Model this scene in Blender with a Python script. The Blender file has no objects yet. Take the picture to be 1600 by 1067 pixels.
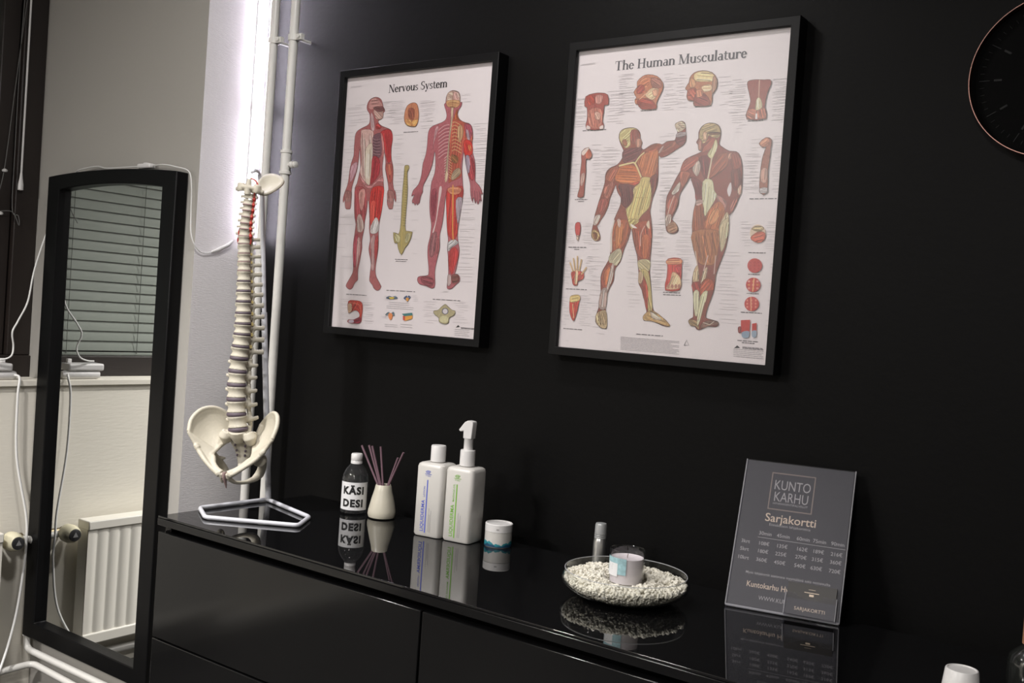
import bpy, bmesh, math, random
import numpy as np
from mathutils import Vector, Matrix, geometry

random.seed(7)
PI = math.pi
SC = bpy.context.scene
COL = SC.collection

# ---------------------------------------------------------------- camera
cam_d = bpy.data.cameras.new('camera')
cam_d.sensor_width = 36.0
cam_d.lens = 1579.04 / 1600 * 36.0
cam_d.clip_start = 0.02
cam = bpy.data.objects.new('camera', cam_d)
COL.objects.link(cam)
yaw, pitch, roll = 0.6288, -0.0257, 0.0701
fw = Vector((-math.sin(yaw) * math.cos(pitch), math.cos(yaw) * math.cos(pitch), math.sin(pitch)))
rt = Vector((math.cos(yaw), math.sin(yaw), 0))
up = rt.cross(fw)
R2 = rt * math.cos(roll) + up * math.sin(roll)
U2 = -rt * math.sin(roll) + up * math.cos(roll)
M = Matrix((R2, U2, -fw)).transposed().to_4x4()
M.translation = Vector((2.0065, -1.9557, 1.2939))
cam.matrix_world = M
SC.camera = cam

# ---------------------------------------------------------------- light, world, exposure
SC.view_settings.view_transform = 'Standard'
SC.view_settings.look = 'None'
SC.view_settings.gamma = 1.0
SC.view_settings.use_curve_mapping = False
SC.view_settings.exposure = 0.0
SC.cycles.use_denoising = True
SC.cycles.max_bounces = 10
SC.cycles.transparent_max_bounces = 24
SC.cycles.caustics_reflective = False
SC.cycles.caustics_refractive = False

W = bpy.data.worlds.new('world')
SC.world = W
W.use_nodes = True
W.node_tree.nodes['Background'].inputs[0].default_value = (0.9, 0.92, 1.0, 1)
W.node_tree.nodes['Background'].inputs[1].default_value = 0.02


def area(name, loc, target, size, power, color):
    l = bpy.data.lights.new(name, 'AREA')
    l.shape = 'DISK'
    l.size = size
    l.energy = power
    l.color = color
    o = bpy.data.objects.new(name, l)
    COL.objects.link(o)
    o.location = loc
    d = Vector(target) - Vector(loc)
    o.rotation_euler = d.to_track_quat('-Z', 'Y').to_euler()
    return o


def spot(name, loc, target, angle, blend, radius, power, color):
    l = bpy.data.lights.new(name, 'SPOT')
    l.spot_size = math.radians(angle)
    l.spot_blend = blend
    l.shadow_soft_size = radius
    l.energy = power
    l.color = color
    o = bpy.data.objects.new(name, l)
    COL.objects.link(o)
    o.location = loc
    o.rotation_euler = (Vector(target) - Vector(loc)).to_track_quat('-Z', 'Y').to_euler()
    return o


spot('ceiling_spot', (-0.20, -1.6, 2.50), (-0.20, -1.6, 0.0), 124, 1.0, 0.06, 255, (1.0, 0.965, 0.945))
area('ceiling_and_fill_light', (0.6, -0.8, 2.52), (0.6, -0.8, 0), 0.22, 15, (1.0, 0.965, 0.945))
area('ceiling_and_fill_light', (1.9, -3.4, 2.52), (1.9, -3.4, 0), 0.5, 85, (1.0, 0.96, 0.935))  # added fill deep in the room, no known lamp there
area('ceiling_and_fill_light', (-0.4, -3.7, 2.52), (-0.4, -3.7, 0), 0.5, 95, (1.0, 0.96, 0.935))  # second added fill, towards the left, not a known fixture


# ---------------------------------------------------------------- materials
def lin(c):
    c = c / 255.0
    return c / 12.92 if c <= 0.04045 else ((c + 0.055) / 1.055) ** 2.4


def rgb(*c):
    return (lin(c[0]), lin(c[1]), lin(c[2]), 1.0)


def mat(name, color, rough=0.5, metal=0.0, spec=0.5, bump=None, ior=1.5, coat=0.0, vary=None):
    m = bpy.data.materials.new(name)
    m.use_nodes = True
    nt = m.node_tree
    b = nt.nodes['Principled BSDF']
    b.inputs['Base Color'].default_value = color
    b.inputs['Roughness'].default_value = rough
    b.inputs['Metallic'].default_value = metal
    b.inputs['Specular IOR Level'].default_value = spec
    b.inputs['IOR'].default_value = ior
    b.inputs['Coat Weight'].default_value = coat
    if bump or vary:
        tc = nt.nodes.new('ShaderNodeTexCoord')
    if vary:
        n = nt.nodes.new('ShaderNodeTexNoise')
        n.inputs['Scale'].default_value = vary[0]
        n.inputs['Detail'].default_value = 5
        nt.links.new(tc.outputs['Object'], n.inputs['Vector'])
        mx = nt.nodes.new('ShaderNodeMix')
        mx.data_type = 'RGBA'
        k = vary[1]
        mx.inputs[6].default_value = tuple(color[i] * (1 - k) for i in range(3)) + (1,)
        mx.inputs[7].default_value = tuple(min(1, color[i] * (1 + k)) for i in range(3)) + (1,)
        nt.links.new(n.outputs['Fac'], mx.inputs[0])
        nt.links.new(mx.outputs[2], b.inputs['Base Color'])
    if bump:
        mp = nt.nodes.new('ShaderNodeMapping')
        mp.inputs['Scale'].default_value = bump[0]
        n2 = nt.nodes.new('ShaderNodeTexNoise')
        n2.inputs['Scale'].default_value = 1.0
        n2.inputs['Detail'].default_value = 4
        bp = nt.nodes.new('ShaderNodeBump')
        bp.inputs['Strength'].default_value = bump[1]
        bp.inputs['Distance'].default_value = bump[2]
        nt.links.new(tc.outputs['Object'], mp.inputs['Vector'])
        nt.links.new(mp.outputs[0], n2.inputs['Vector'])
        nt.links.new(n2.outputs['Fac'], bp.inputs['Height'])
        nt.links.new(bp.outputs[0], b.inputs['Normal'])
    return m


def thin_glass(name, tint=(1, 1, 1, 1), ior=1.45, rough=0.0, haze=0.0):
    m = bpy.data.materials.new(name)
    m.use_nodes = True
    nt = m.node_tree
    nt.nodes.remove(nt.nodes['Principled BSDF'])
    out = nt.nodes['Material Output']
    t = nt.nodes.new('ShaderNodeBsdfTransparent')
    t.inputs[0].default_value = tint
    g = nt.nodes.new('ShaderNodeBsdfGlossy')
    g.inputs['Roughness'].default_value = rough
    # Schlick reflectance, the same from both sides of the sheet
    f0 = ((ior - 1) / (ior + 1)) ** 2
    ge = nt.nodes.new('ShaderNodeNewGeometry')
    dt = nt.nodes.new('ShaderNodeVectorMath')
    dt.operation = 'DOT_PRODUCT'
    nt.links.new(ge.outputs['Normal'], dt.inputs[0])
    nt.links.new(ge.outputs['Incoming'], dt.inputs[1])

    def mth(op, x, y=None):
        n = nt.nodes.new('ShaderNodeMath')
        n.operation = op
        for i, q in enumerate((x, y)):
            if isinstance(q, (int, float)):
                n.inputs[i].default_value = q
            elif q is not None:
                nt.links.new(q, n.inputs[i])
        return n.outputs[0]
    f = mth('ADD', mth('MULTIPLY', mth('POWER', mth('SUBTRACT', 1.0, mth('ABSOLUTE', dt.outputs['Value'])), 5.0), 1 - f0), f0)
    mx = nt.nodes.new('ShaderNodeMixShader')
    nt.links.new(f, mx.inputs[0])
    nt.links.new(t.outputs[0], mx.inputs[1])
    nt.links.new(g.outputs[0], mx.inputs[2])
    if haze:
        df = nt.nodes.new('ShaderNodeBsdfDiffuse')
        df.inputs[0].default_value = (0.75, 0.75, 0.78, 1)
        m2 = nt.nodes.new('ShaderNodeMixShader')
        m2.inputs[0].default_value = haze
        nt.links.new(mx.outputs[0], m2.inputs[1])
        nt.links.new(df.outputs[0], m2.inputs[2])
        mx = m2
    nt.links.new(mx.outputs[0], out.inputs[0])
    return m


def print_mat(name, fibre=0.5, rough=0.55):
    """printed sheet: ink colour per face corner, ink grain where alpha is 1"""
    m = bpy.data.materials.new(name)
    m.use_nodes = True
    nt = m.node_tree
    b = nt.nodes['Principled BSDF']
    b.inputs['Roughness'].default_value = rough
    b.inputs['Specular IOR Level'].default_value = 0.3
    a = nt.nodes.new('ShaderNodeAttribute')
    a.attribute_name = 'ink'
    tc = nt.nodes.new('ShaderNodeTexCoord')
    mp = nt.nodes.new('ShaderNodeMapping')
    mp.inputs['Scale'].default_value = (420, 1, 110)
    mp.inputs['Rotation'].default_value = (0, 0.12, 0)
    n = nt.nodes.new('ShaderNodeTexNoise')
    n.inputs['Scale'].default_value = 1
    n.inputs['Detail'].default_value = 3
    n.inputs['Roughness'].default_value = 0.7
    nt.links.new(tc.outputs['Object'], mp.inputs[0])
    nt.links.new(mp.outputs[0], n.inputs['Vector'])
    mr = nt.nodes.new('ShaderNodeMapRange')
    mr.inputs[1].default_value = 0.3
    mr.inputs[2].default_value = 0.7
    mr.inputs[3].default_value = 1 - fibre
    mr.inputs[4].default_value = 1 + fibre
    nt.links.new(n.outputs['Fac'], mr.inputs[0])
    mx = nt.nodes.new('ShaderNodeMix')
    mx.data_type = 'FLOAT'
    mx.inputs[2].default_value = 1.0
    nt.links.new(a.outputs['Alpha'], mx.inputs[0])
    nt.links.new(mr.outputs[0], mx.inputs[3])
    vm = nt.nodes.new('ShaderNodeVectorMath')
    vm.operation = 'SCALE'
    nt.links.new(a.outputs['Color'], vm.inputs[0])
    nt.links.new(mx.outputs[0], vm.inputs[3])
    nt.links.new(vm.outputs[0], b.inputs['Base Color'])
    return m


def emit(name, color, strength):
    m = bpy.data.materials.new(name)
    m.use_nodes = True
    nt = m.node_tree
    nt.nodes.remove(nt.nodes['Principled BSDF'])
    e = nt.nodes.new('ShaderNodeEmission')
    e.inputs[0].default_value = color
    e.inputs[1].default_value = strength
    nt.links.new(e.outputs[0], nt.nodes['Material Output'].inputs[0])
    return m


MT = dict(
    black_wall=mat('black_wall_paint', (0.0040, 0.0039, 0.0039, 1), 0.5, spec=0.07, bump=((60, 60, 60), 0.25, 0.002)),
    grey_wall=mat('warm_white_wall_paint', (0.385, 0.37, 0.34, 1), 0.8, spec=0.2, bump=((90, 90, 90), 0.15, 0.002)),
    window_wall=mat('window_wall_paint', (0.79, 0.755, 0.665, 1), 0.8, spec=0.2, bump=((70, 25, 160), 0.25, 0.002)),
    wallpaper=mat('ribbed_white_wallpaper', (0.83, 0.81, 0.82, 1), 0.75, spec=0.2, bump=((70, 70, 560), 0.5, 0.002), vary=(190, 0.05)),
    floor=mat('dark_grey_floor', (0.034, 0.032, 0.031, 1), 0.4, bump=((4, 60, 1), 0.1, 0.001), vary=(8, 0.3)),
    plain=mat('room_wall_paint', (0.17, 0.165, 0.16, 1), 0.85),
    ceiling=mat('ceiling_paint', (0.7, 0.7, 0.68, 1), 0.9),
    frame=mat('satin_black_frame', (0.005, 0.005, 0.0055, 1), 0.4, spec=0.14, vary=(20, 0.1)),
    mirror_frame=mat('black_mirror_frame', (0.004, 0.004, 0.0043, 1), 0.35, spec=0.13, vary=(20, 0.1)),
    mirror=mat('mirror_silver', (0.93, 0.94, 0.93, 1), 0.0, metal=1.0),
    gloss=mat('high_gloss_black', (0.005, 0.005, 0.0052, 1), 0.12, spec=0.28, vary=(6, 0.1)),
    glass_top=mat('black_glass_top', (0.0035, 0.0035, 0.0038, 1), 0.015, spec=0.5, ior=1.55),
    gap=mat('dark_recess', (0.002, 0.002, 0.002, 1), 0.9, spec=0.1),
    pipe=mat('white_pipe_enamel', (0.72, 0.71, 0.67, 1), 0.3, vary=(30, 0.04)),
    brown=mat('dark_brown_window_wood', (0.017, 0.012, 0.010, 1), 0.45, bump=((200, 200, 8), 0.2, 0.001)),
    night=mat('night_outside', (0.004, 0.004, 0.005, 1), 0.9),
    blind=mat('blind_slat', (0.37, 0.385, 0.36, 1), 0.45, vary=(12, 0.08)),
    cord=mat('blind_cord', (0.12, 0.12, 0.115, 1), 0.8),
    white_plastic=mat('white_plastic', (0.66, 0.65, 0.64, 1), 0.35, vary=(40, 0.02)),
    cable=mat('white_cable', (0.72, 0.72, 0.70, 1), 0.45),
    radiator=mat('radiator_enamel', (0.80, 0.775, 0.70, 1), 0.35, vary=(10, 0.03)),
    cream=mat('cream_plastic', (0.66, 0.62, 0.45, 1), 0.4),
    dark=mat('dark_plastic', (0.012, 0.012, 0.013, 1), 0.4),
    brass=mat('aged_brass', (0.22, 0.18, 0.11, 1), 0.4, metal=0.8),
    bone=mat('bone_plastic', (0.52, 0.485, 0.395, 1), 0.5, bump=((150, 150, 150), 0.25, 0.0015), vary=(45, 0.07)),
    disc=mat('disc_rubber', (0.105, 0.080, 0.10, 1), 0.55, vary=(60, 0.1)),
    disc_pink=mat('pale_disc_rubber', (0.30, 0.21, 0.20, 1), 0.55),
    artery=mat('artery_red', (0.42, 0.03, 0.018, 1), 0.45),
    nerve=mat('nerve_yellow', (0.62, 0.50, 0.20, 1), 0.5),
    steel=mat('white_coated_rod', (0.55, 0.56, 0.60, 1), 0.3, vary=(30, 0.03)),
    label=mat('white_label', (0.74, 0.74, 0.75, 1), 0.45),
    ink=mat('black_ink', (0.008, 0.008, 0.008, 1), 0.5),
    grey_ink=mat('grey_ink', (0.20, 0.20, 0.20, 1), 0.5),
    blue_ink=mat('blue_ink', (0.09, 0.12, 0.50, 1), 0.5),
    green_ink=mat('green_ink', (0.18, 0.42, 0.05, 1), 0.5),
    vase=mat('cream_ceramic', (0.52, 0.49, 0.40, 1), 0.35, vary=(25, 0.06), bump=((40, 40, 40), 0.1, 0.001)),
    reed=mat('mauve_reed', (0.135, 0.075, 0.095, 1), 0.8, bump=((300, 300, 30), 0.3, 0.001)),
    bottle=mat('white_bottle_plastic', (0.55, 0.535, 0.505, 1), 0.32, vary=(20, 0.02)),
    clear=thin_glass('clear_plastic', (0.96, 0.965, 0.965, 1), 1.6, haze=0.018),
    glass=thin_glass('clear_glass', (0.985, 0.99, 0.985, 1), 1.5),
    pane=thin_glass('poster_glass', (0.97, 0.97, 0.97, 1), 1.45, rough=0.34),
    acrylic=thin_glass('clear_acrylic', (0.97, 0.97, 0.985, 1), 1.49, haze=0.008),
    edge=thin_glass('acrylic_edge_glint', (0.9, 0.9, 0.95, 1), 1.49, haze=0.30),  # bright edge lines put into the colour as pale diffuse
    lip=thin_glass('glass_lip_glint', (0.9, 0.92, 0.92, 1), 1.5, haze=0.30),
    window_glass=thin_glass('window_glass', (0.93, 0.945, 0.93, 1), 1.45),
    liquid=thin_glass('clear_gel', (0.80, 0.83, 0.84, 1), 1.33),
    wax=mat('candle_wax', (0.72, 0.66, 0.70, 1), 0.5),
    wick=mat('candle_wick', (0.25, 0.22, 0.2, 1), 0.9),
    teal=mat('teal_print', (0.02, 0.21, 0.25, 1), 0.5, vary=(140, 0.5)),
    navy_shade=mat('navy_foot_shade', (0.008, 0.045, 0.10, 1), 0.5, vary=(120, 0.3)),
    aqua=mat('aqua_print', (0.30, 0.48, 0.52, 1), 0.5, vary=(150, 0.5)),
    gravel=mat('white_gravel', (0.72, 0.69, 0.60, 1), 0.7, vary=(90, 0.12), bump=((300, 300, 300), 0.3, 0.001)),
    silver=mat('brushed_silver', (0.55, 0.55, 0.54, 1), 0.3, metal=0.9),
    smoke=mat('frosted_grey_cap', (0.36, 0.37, 0.37, 1), 0.3, metal=0.2),
    card=mat('grey_card', (0.038, 0.037, 0.043, 1), 0.5, vary=(5, 0.12)),
    gold=mat('pale_gold_print', (0.62, 0.50, 0.38, 1), 0.45, metal=0.0),
    bronze=mat('bronze_print', (0.23, 0.18, 0.155, 1), 0.4),
    pale=mat('pale_grey_print', (0.36, 0.345, 0.345, 1), 0.5),
    black_card=mat('black_gold_card', (0.012, 0.009, 0.007, 1), 0.45),
    rose=mat('rose_gold', (0.80, 0.45, 0.38, 1), 0.22, metal=1.0),
    dial=mat('black_dial', (0.002, 0.002, 0.002, 1), 0.6, spec=0.03),
    mark=mat('grey_dial_mark', (0.018, 0.018, 0.018, 1), 0.6, spec=0.1),
    dark_glass=mat('dark_bottle_glass', (0.012, 0.013, 0.012, 1), 0.12, spec=0.6),
    copper=mat('copper_cap', (0.50, 0.26, 0.15, 1), 0.35, metal=0.3),
    print1=print_mat('poster_print', 0.3),
    lead=emit('led_glow', (0.92, 0.86, 1.0, 1), 235.0),
)


# ---------------------------------------------------------------- mesh helpers
class MB:
    """collects vertices and faces of one mesh"""

    def __init__(self):
        self.v, self.f, self.mi, self.sm = [], [], [], []

    def add(self, v, f, mi=0, smooth=False):
        k = len(self.v)
        self.v += [tuple(p) for p in v]
        self.f += [tuple(i + k for i in q) for q in f]
        self.mi += [mi] * len(f)
        self.sm += [smooth] * len(f)
        return self

    def box(self, lo, hi, mi=0, mtx=None):
        x0, y0, z0 = lo
        x1, y1, z1 = hi
        v = [(x0, y0, z0), (x1, y0, z0), (x1, y1, z0), (x0, y1, z0), (x0, y0, z1), (x1, y0, z1), (x1, y1, z1), (x0, y1, z1)]
        if mtx:
            v = [mtx @ Vector(p) for p in v]
        return self.add(v, [(0, 3, 2, 1), (4, 5, 6, 7), (0, 1, 5, 4), (1, 2, 6, 5), (2, 3, 7, 6), (3, 0, 4, 7)], mi)

    def lathe(self, prof, n=32, c=(0, 0, 0), mi=0, sx=1, sy=1, mtx=None, smooth=True):
        v, f = [], []
        for r, z in prof:
            for i in range(n):
                a = 2 * PI * i / n
                p = Vector((r * math.cos(a) * sx, r * math.sin(a) * sy, z))
                if mtx:
                    p = mtx @ p
                v.append((p.x + c[0], p.y + c[1], p.z + c[2]))
        for j in range(len(prof) - 1):
            for i in range(n):
                a, b = j * n + i, j * n + (i + 1) % n
                f.append((a, b, b + n, a + n))
        self.add(v, f, mi, smooth)
        caps = []
        if prof[0][0] > 1e-6:
            caps.append(tuple(reversed(range(n))))
        if prof[-1][0] > 1e-6:
            caps.append(tuple(range((len(prof) - 1) * n, len(prof) * n)))
        k = len(self.v) - len(v)
        for q in caps:
            self.f.append(tuple(i + k for i in q))
            self.mi.append(mi)
            self.sm.append(False)
        return self

    def tube(self, pts, r, n=10, mi=0, closed=False):
        pts = [Vector(p) for p in pts]
        m = len(pts)
        rr = r if isinstance(r, (list, tuple)) else [r] * m
        v, f = [], []
        prev = None
        for i, p in enumerate(pts):
            if closed:
                t = (pts[(i + 1) % m] - p).normalized() + (p - pts[i - 1]).normalized()
            else:
                t = Vector()
                if i < m - 1:
                    t += (pts[i + 1] - p).normalized()
                if i > 0:
                    t += (p - pts[i - 1]).normalized()
            t.normalize()
            if prev is None:
                h = Vector((0, 0, 1)) if abs(t.z) < 0.9 else Vector((1, 0, 0))
                u = t.cross(h).normalized()
            else:
                u = (prev - t * prev.dot(t)).normalized()
            prev = u
            w = t.cross(u)
            for j in range(n):
                a = 2 * PI * j / n
                v.append(p + (u * math.cos(a) + w * math.sin(a)) * rr[i])
        for i in range(m if closed else m - 1):
            for j in range(n):
                a, b = i * n + j, i * n + (j + 1) % n
                c, d = ((i + 1) % m) * n + j, ((i + 1) % m) * n + (j + 1) % n
                f.append((a, b, d, c))
        if not closed:
            f.append(tuple(reversed(range(n))))
            f.append(tuple(range((m - 1) * n, m * n)))
        return self.add(v, f, mi, True)

    def prism(self, outline, y0, y1, mi=0):
        """outline in (x, z), extruded along y; concave outlines allowed"""
        n = len(outline)
        v = [(x, y0, z) for x, z in outline] + [(x, y1, z) for x, z in outline]
        f = [(i, (i + 1) % n, (i + 1) % n + n, i + n) for i in range(n)]
        tri = geometry.tessellate_polygon([[Vector((x, z, 0)) for x, z in outline]])
        f += [tuple(t) for t in tri] + [tuple(i + n for i in reversed(t)) for t in tri]
        return self.add(v, f, mi)

    def build(self, name, mats, parent=None, bevel=0, seg=2, fix=True):
        me = bpy.data.meshes.new(name)
        me.from_pydata(self.v, [], self.f)
        for m in (mats if isinstance(mats, (list, tuple)) else [mats]):
            me.materials.append(m)
        for p, a, s in zip(me.polygons, self.mi, self.sm):
            p.material_index = a
            p.use_smooth = s
        if fix:
            bm = bmesh.new()
            bm.from_mesh(me)
            bmesh.ops.recalc_face_normals(bm, faces=bm.faces)
            bm.to_mesh(me)
            bm.free()
        me.update()
        me.set_sharp_from_angle(angle=math.radians(38))
        o = bpy.data.objects.new(name, me)
        COL.objects.link(o)
        if parent:
            o.parent = parent
        if bevel:
            b = o.modifiers.new('bevel', 'BEVEL')
            b.width = bevel
            b.segments = seg
            b.limit_method = 'ANGLE'
            b.angle_limit = math.radians(40)
        return o


def tag(o, label=None, cat=None, group=None, kind=None):
    if label:
        o['label'] = label
    if cat:
        o['category'] = cat
    if group:
        o['group'] = group
    if kind:
        o['kind'] = kind
    return o


def thing(name, label, cat, loc=(0, 0, 0), rz=0, group=None):
    o = bpy.data.objects.new(name, None)
    o.empty_display_size = 0.03
    COL.objects.link(o)
    o.location = loc
    o.rotation_euler = (0, 0, rz)
    return tag(o, label, cat, group)


def struct(name, mb, m, bevel=0):
    return tag(mb.build(name, m, bevel=bevel), kind='structure')


def remesh(o, voxel, smooth=4):
    m = o.modifiers.new('remesh', 'REMESH')
    m.mode = 'VOXEL'
    m.voxel_size = voxel
    m.use_smooth_shade = True
    s = o.modifiers.new('smooth', 'SMOOTH')
    s.iterations = smooth
    s.factor = 0.5
    return o


def bake(o):
    """replace the mesh with its evaluated modifiers"""
    dg = bpy.context.evaluated_depsgraph_get()
    me = bpy.data.meshes.new_from_object(o.evaluated_get(dg))
    o.modifiers.clear()
    o.data = me
    return o


def spline(pts, k=6, closed=False):
    P = [Vector(p) for p in pts]
    n = len(P)
    out = []
    rng = range(n) if closed else range(n - 1)
    for i in rng:
        p0 = P[i - 1] if (closed or i > 0) else P[0] * 2 - P[1]
        p1, p2 = P[i], P[(i + 1) % n]
        p3 = P[(i + 2) % n] if (closed or i + 2 < n) else P[-1] * 2 - P[-2]
        for j in range(k):
            t = j / k
            out.append(0.5 * ((2 * p1) + (p2 - p0) * t + (2 * p0 - 5 * p1 + 4 * p2 - p3) * t * t + (3 * p1 - p0 - 3 * p2 + p3) * t ** 3))
    if not closed:
        out.append(P[-1])
    return out


def text_mesh(s, size, align='CENTER', bold=0.0, space=1.0, xscale=1.0):
    """vertices (x, y) and faces of a flat line of text"""
    cu = bpy.data.curves.new('t', 'FONT')
    cu.body = s
    cu.size = size
    cu.align_x = align
    cu.offset = bold * size
    cu.space_character = space
    cu.resolution_u = 3
    o = bpy.data.objects.new('t', cu)
    COL.objects.link(o)
    dg = bpy.context.evaluated_depsgraph_get()
    me = bpy.data.meshes.new_from_object(o.evaluated_get(dg))
    v = [(p.co.x * xscale, p.co.y) for p in me.vertices]
    f = [tuple(p.vertices) for p in me.polygons]
    bpy.data.objects.remove(o)
    bpy.data.curves.remove(cu)
    bpy.data.meshes.remove(me)
    return v, f


# ================================================================= the room
XL, XW, YG, XP = -1.08, -1.20, -0.22, -0.36
H = 2.56
struct('floor', MB().box((-1.3, -4.2, -0.05), (3.4, 0.0, 0.0)), MT['floor'])
struct('ceiling', MB().box((-1.3, -4.2, H), (3.4, 0.1, H + 0.05)), MT['ceiling'])
struct('wall_back', MB().box((XP, 0.0, 0), (3.4, 0.1, H)), MT['black_wall'])
struct('wall_right', MB().box((3.3, -4.2, 0), (3.4, 0.0, H)), MT['plain'])
struct('wall_front', MB().box((-1.3, -4.3, 0), (3.4, -4.2, H)), MT['plain'])
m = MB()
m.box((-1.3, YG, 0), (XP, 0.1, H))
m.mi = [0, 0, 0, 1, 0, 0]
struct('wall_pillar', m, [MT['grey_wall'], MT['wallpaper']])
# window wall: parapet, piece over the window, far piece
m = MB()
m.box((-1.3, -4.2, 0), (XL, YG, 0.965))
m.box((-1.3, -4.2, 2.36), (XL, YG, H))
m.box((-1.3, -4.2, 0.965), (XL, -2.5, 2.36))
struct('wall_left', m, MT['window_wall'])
struct('trim_1', MB().box((XW, -2.5, 0.965), (XL + 0.012, YG, 0.985)), MT['window_wall'], bevel=0.003)

# window: brown frame, glass, night behind
m = MB()
zb, zt, y1, y0 = 0.985, 2.36, YG, -2.5
m.box((-1.26, y0, zb), (XW + 0.02, y1, 1.055))
m.box((-1.26, y0, zt - 0.07), (XW + 0.02, y1, zt))
m.box((-1.26, y1 - 0.075, 1.055), (XW + 0.012, y1, zt - 0.07))
m.box((-1.26, y0, 1.055), (XW + 0.012, y0 + 0.075, zt - 0.07))
m.box((-1.26, y1 - 0.135, 1.055), (XW - 0.006, y1 - 0.079, zt - 0.07))
m.box((-1.26, -1.45, 1.055), (XW + 0.004, -1.35, zt - 0.07))
win = tag(m.build('window_1', MT['brown'], bevel=0.003), kind='structure')
MB().box((-1.224, y0 + 0.07, 1.05), (-1.22, y1 - 0.13, zt - 0.065)).build('window_pane', MT['window_glass'], win)
MB().box((-1.3, y0, zb), (-1.29, y1, zt)).build('outer_pane', MT['night'], win)

# venetian blind between the panes
bl = thing('venetian_blind', 'grey venetian blind behind the brown window frame, seen in the mirror', 'blind', (-1.25, -0.85, 1.06))
m = MB()
nsl = 36
for i in range(nsl):
    z = 0.03 + i * 0.0348
    pts = []
    for j in range(5):
        t = -1 + j / 2
        pts.append((0.005 * t + 0.0016 * (1 - t * t), 0.0205 * t))
    v = [(x, -0.49, z - q) for x, q in pts] + [(x, 0.49, z - q) for x, q in pts]
    m.add(v, [(j, j + 1, j + 6, j + 5) for j in range(4)], 0, True)
m.build('slats', MT['blind'], bl, fix=False)
MB().box((-0.01, -0.49, -0.012), (0.01, 0.49, 0.004)).build('bottom_rail', MT['blind'], bl, bevel=0.003)
for yy in (0.44, 0.17, -0.2, -0.44):
    MB().tube([(0.012, yy, 0), (0.012, yy, 1.24)], 0.0012, 6).build('ladder_cord', MT['cord'], bl)

# wand and pull cords on the near side of the frame
wd = thing('blind_control', 'long white blind wand with drop grip and thin pull cords on the brown window frame', 'blind wand', (-1.175, -0.288, 1.58))
MB().tube([(0, 0, 0.045), (0, 0, 0.75)], 0.0032, 8).build('rod', MT['white_plastic'], wd)
MB().lathe([(0.0, 0), (0.0085, 0.002), (0.0085, 0.018), (0.005, 0.04), (0.0035, 0.055)], 14).build('grip', MT['white_plastic'], wd)
CO = Vector((-0.005, -0.052, -0.08))
MB().tube(spline([(0, 0.035, 0.72), (0, 0.03, 0.5), (0, 0.03, 0.2), (0.0, 0.032, 0.02), (0.005, 0.05, 0.0), (0.008, 0.052, -0.03), (0.004, 0.03, 0.01), (0, -0.02, 0.005)]), 0.0014, 6).build('pull_cord', MT['cord'], wd).location = CO
MB().tube(spline([(0, 0.045, 0.72), (0, 0.02, 0.4), (0, 0.0, 0.14), (0, -0.02, 0.05), (0, -0.05, 0)]), 0.0014, 6).build('pull_cord', MT['cord'], wd).location = CO
for yy, zz in ((0.0, 0.135), (-0.006, 0.0)):
    MB().lathe([(0, -0.004), (0.007, -0.003), (0.009, 0.002), (0.004, 0.006), (0, 0.007)], 12, (0.003, yy, zz)).build('cleat', MT['white_plastic'], wd).location = CO

# ================================================================= radiator, valves and pipes
rd = thing('radiator', 'cream white fluted panel radiator under the window, seen in the mirror', 'radiator', (XL, -1.0, 0.125))
m = MB()
y, out = 0.622, []
prof = []
while y > -0.6:
    prof += [(0.0915, y), (0.092, y - 0.014), (0.0915, y - 0.029), (0.0892, y - 0.033), (0.0892, y - 0.037)]
    y -= 0.041
n = len(prof)
v = [(x, yy, 0.03) for x, yy in prof] + [(x, yy, 0.375) for x, yy in prof]
f = [(i, i + 1, n + i + 1, n + i) for i in range(n - 1)]
m.add(v, f)
m.box((0.035, -0.61, 0.0), (0.087, 0.622, 0.39))
m.build('panel', MT['radiator'], rd)
m = MB()
m.box((0.03, -0.62, 0.375), (0.097, 0.624, 0.405))
m.build('top_grille', MT['radiator'], rd, bevel=0.004)
m = MB()
m.box((0.03, -0.62, -0.005), (0.097, 0.624, 0.032))
m.build('bottom_rail', MT['radiator'], rd, bevel=0.005)
for yy in (0.45, -0.45):
    MB().box((0.0, yy - 0.02, 0.05), (0.04, yy + 0.02, 0.36)).build('bracket', MT['radiator'], rd)

tv = thing('thermostat_valve', 'cream thermostat valve head with dark end cap beside the mirror', 'valve', (-1.030, -0.331, 0.492))
rx = Matrix.Rotation(PI / 2, 3, 'Y')
MB().lathe([(0.012, -0.018), (0.022, -0.016), (0.029, -0.004), (0.030, 0.016), (0.026, 0.034), (0.0205, 0.042)], 28, mtx=rx).build('head', MT['cream'], tv)
o = MB().lathe([(0.0195, 0.040), (0.0195, 0.0455), (0.017, 0.047)], 28, mtx=rx).build('end_cap', MT['dark'], tv)
tag(o, 'dark end cap')
m = MB()
m.add([(0.0475, -0.009, -0.006), (0.0475, 0.009, -0.006), (0.0475, 0.0, 0.011)], [(0, 1, 2)])
m.build('arrow_mark', MT['grey_ink'], o)
MB().lathe([(0.014, -0.04), (0.014, -0.026), (0.011, -0.024), (0.011, -0.012)], 6, mtx=rx, smooth=False).build('valve_nut', MT['brass'], tv)
MB().lathe([(0.013, -0.05), (0.013, 0.0)], 14, (-0.03, 0, 0), mtx=Matrix.Rotation(PI / 2, 3, 'X')).build('valve_body', MT['brass'], tv)


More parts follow.
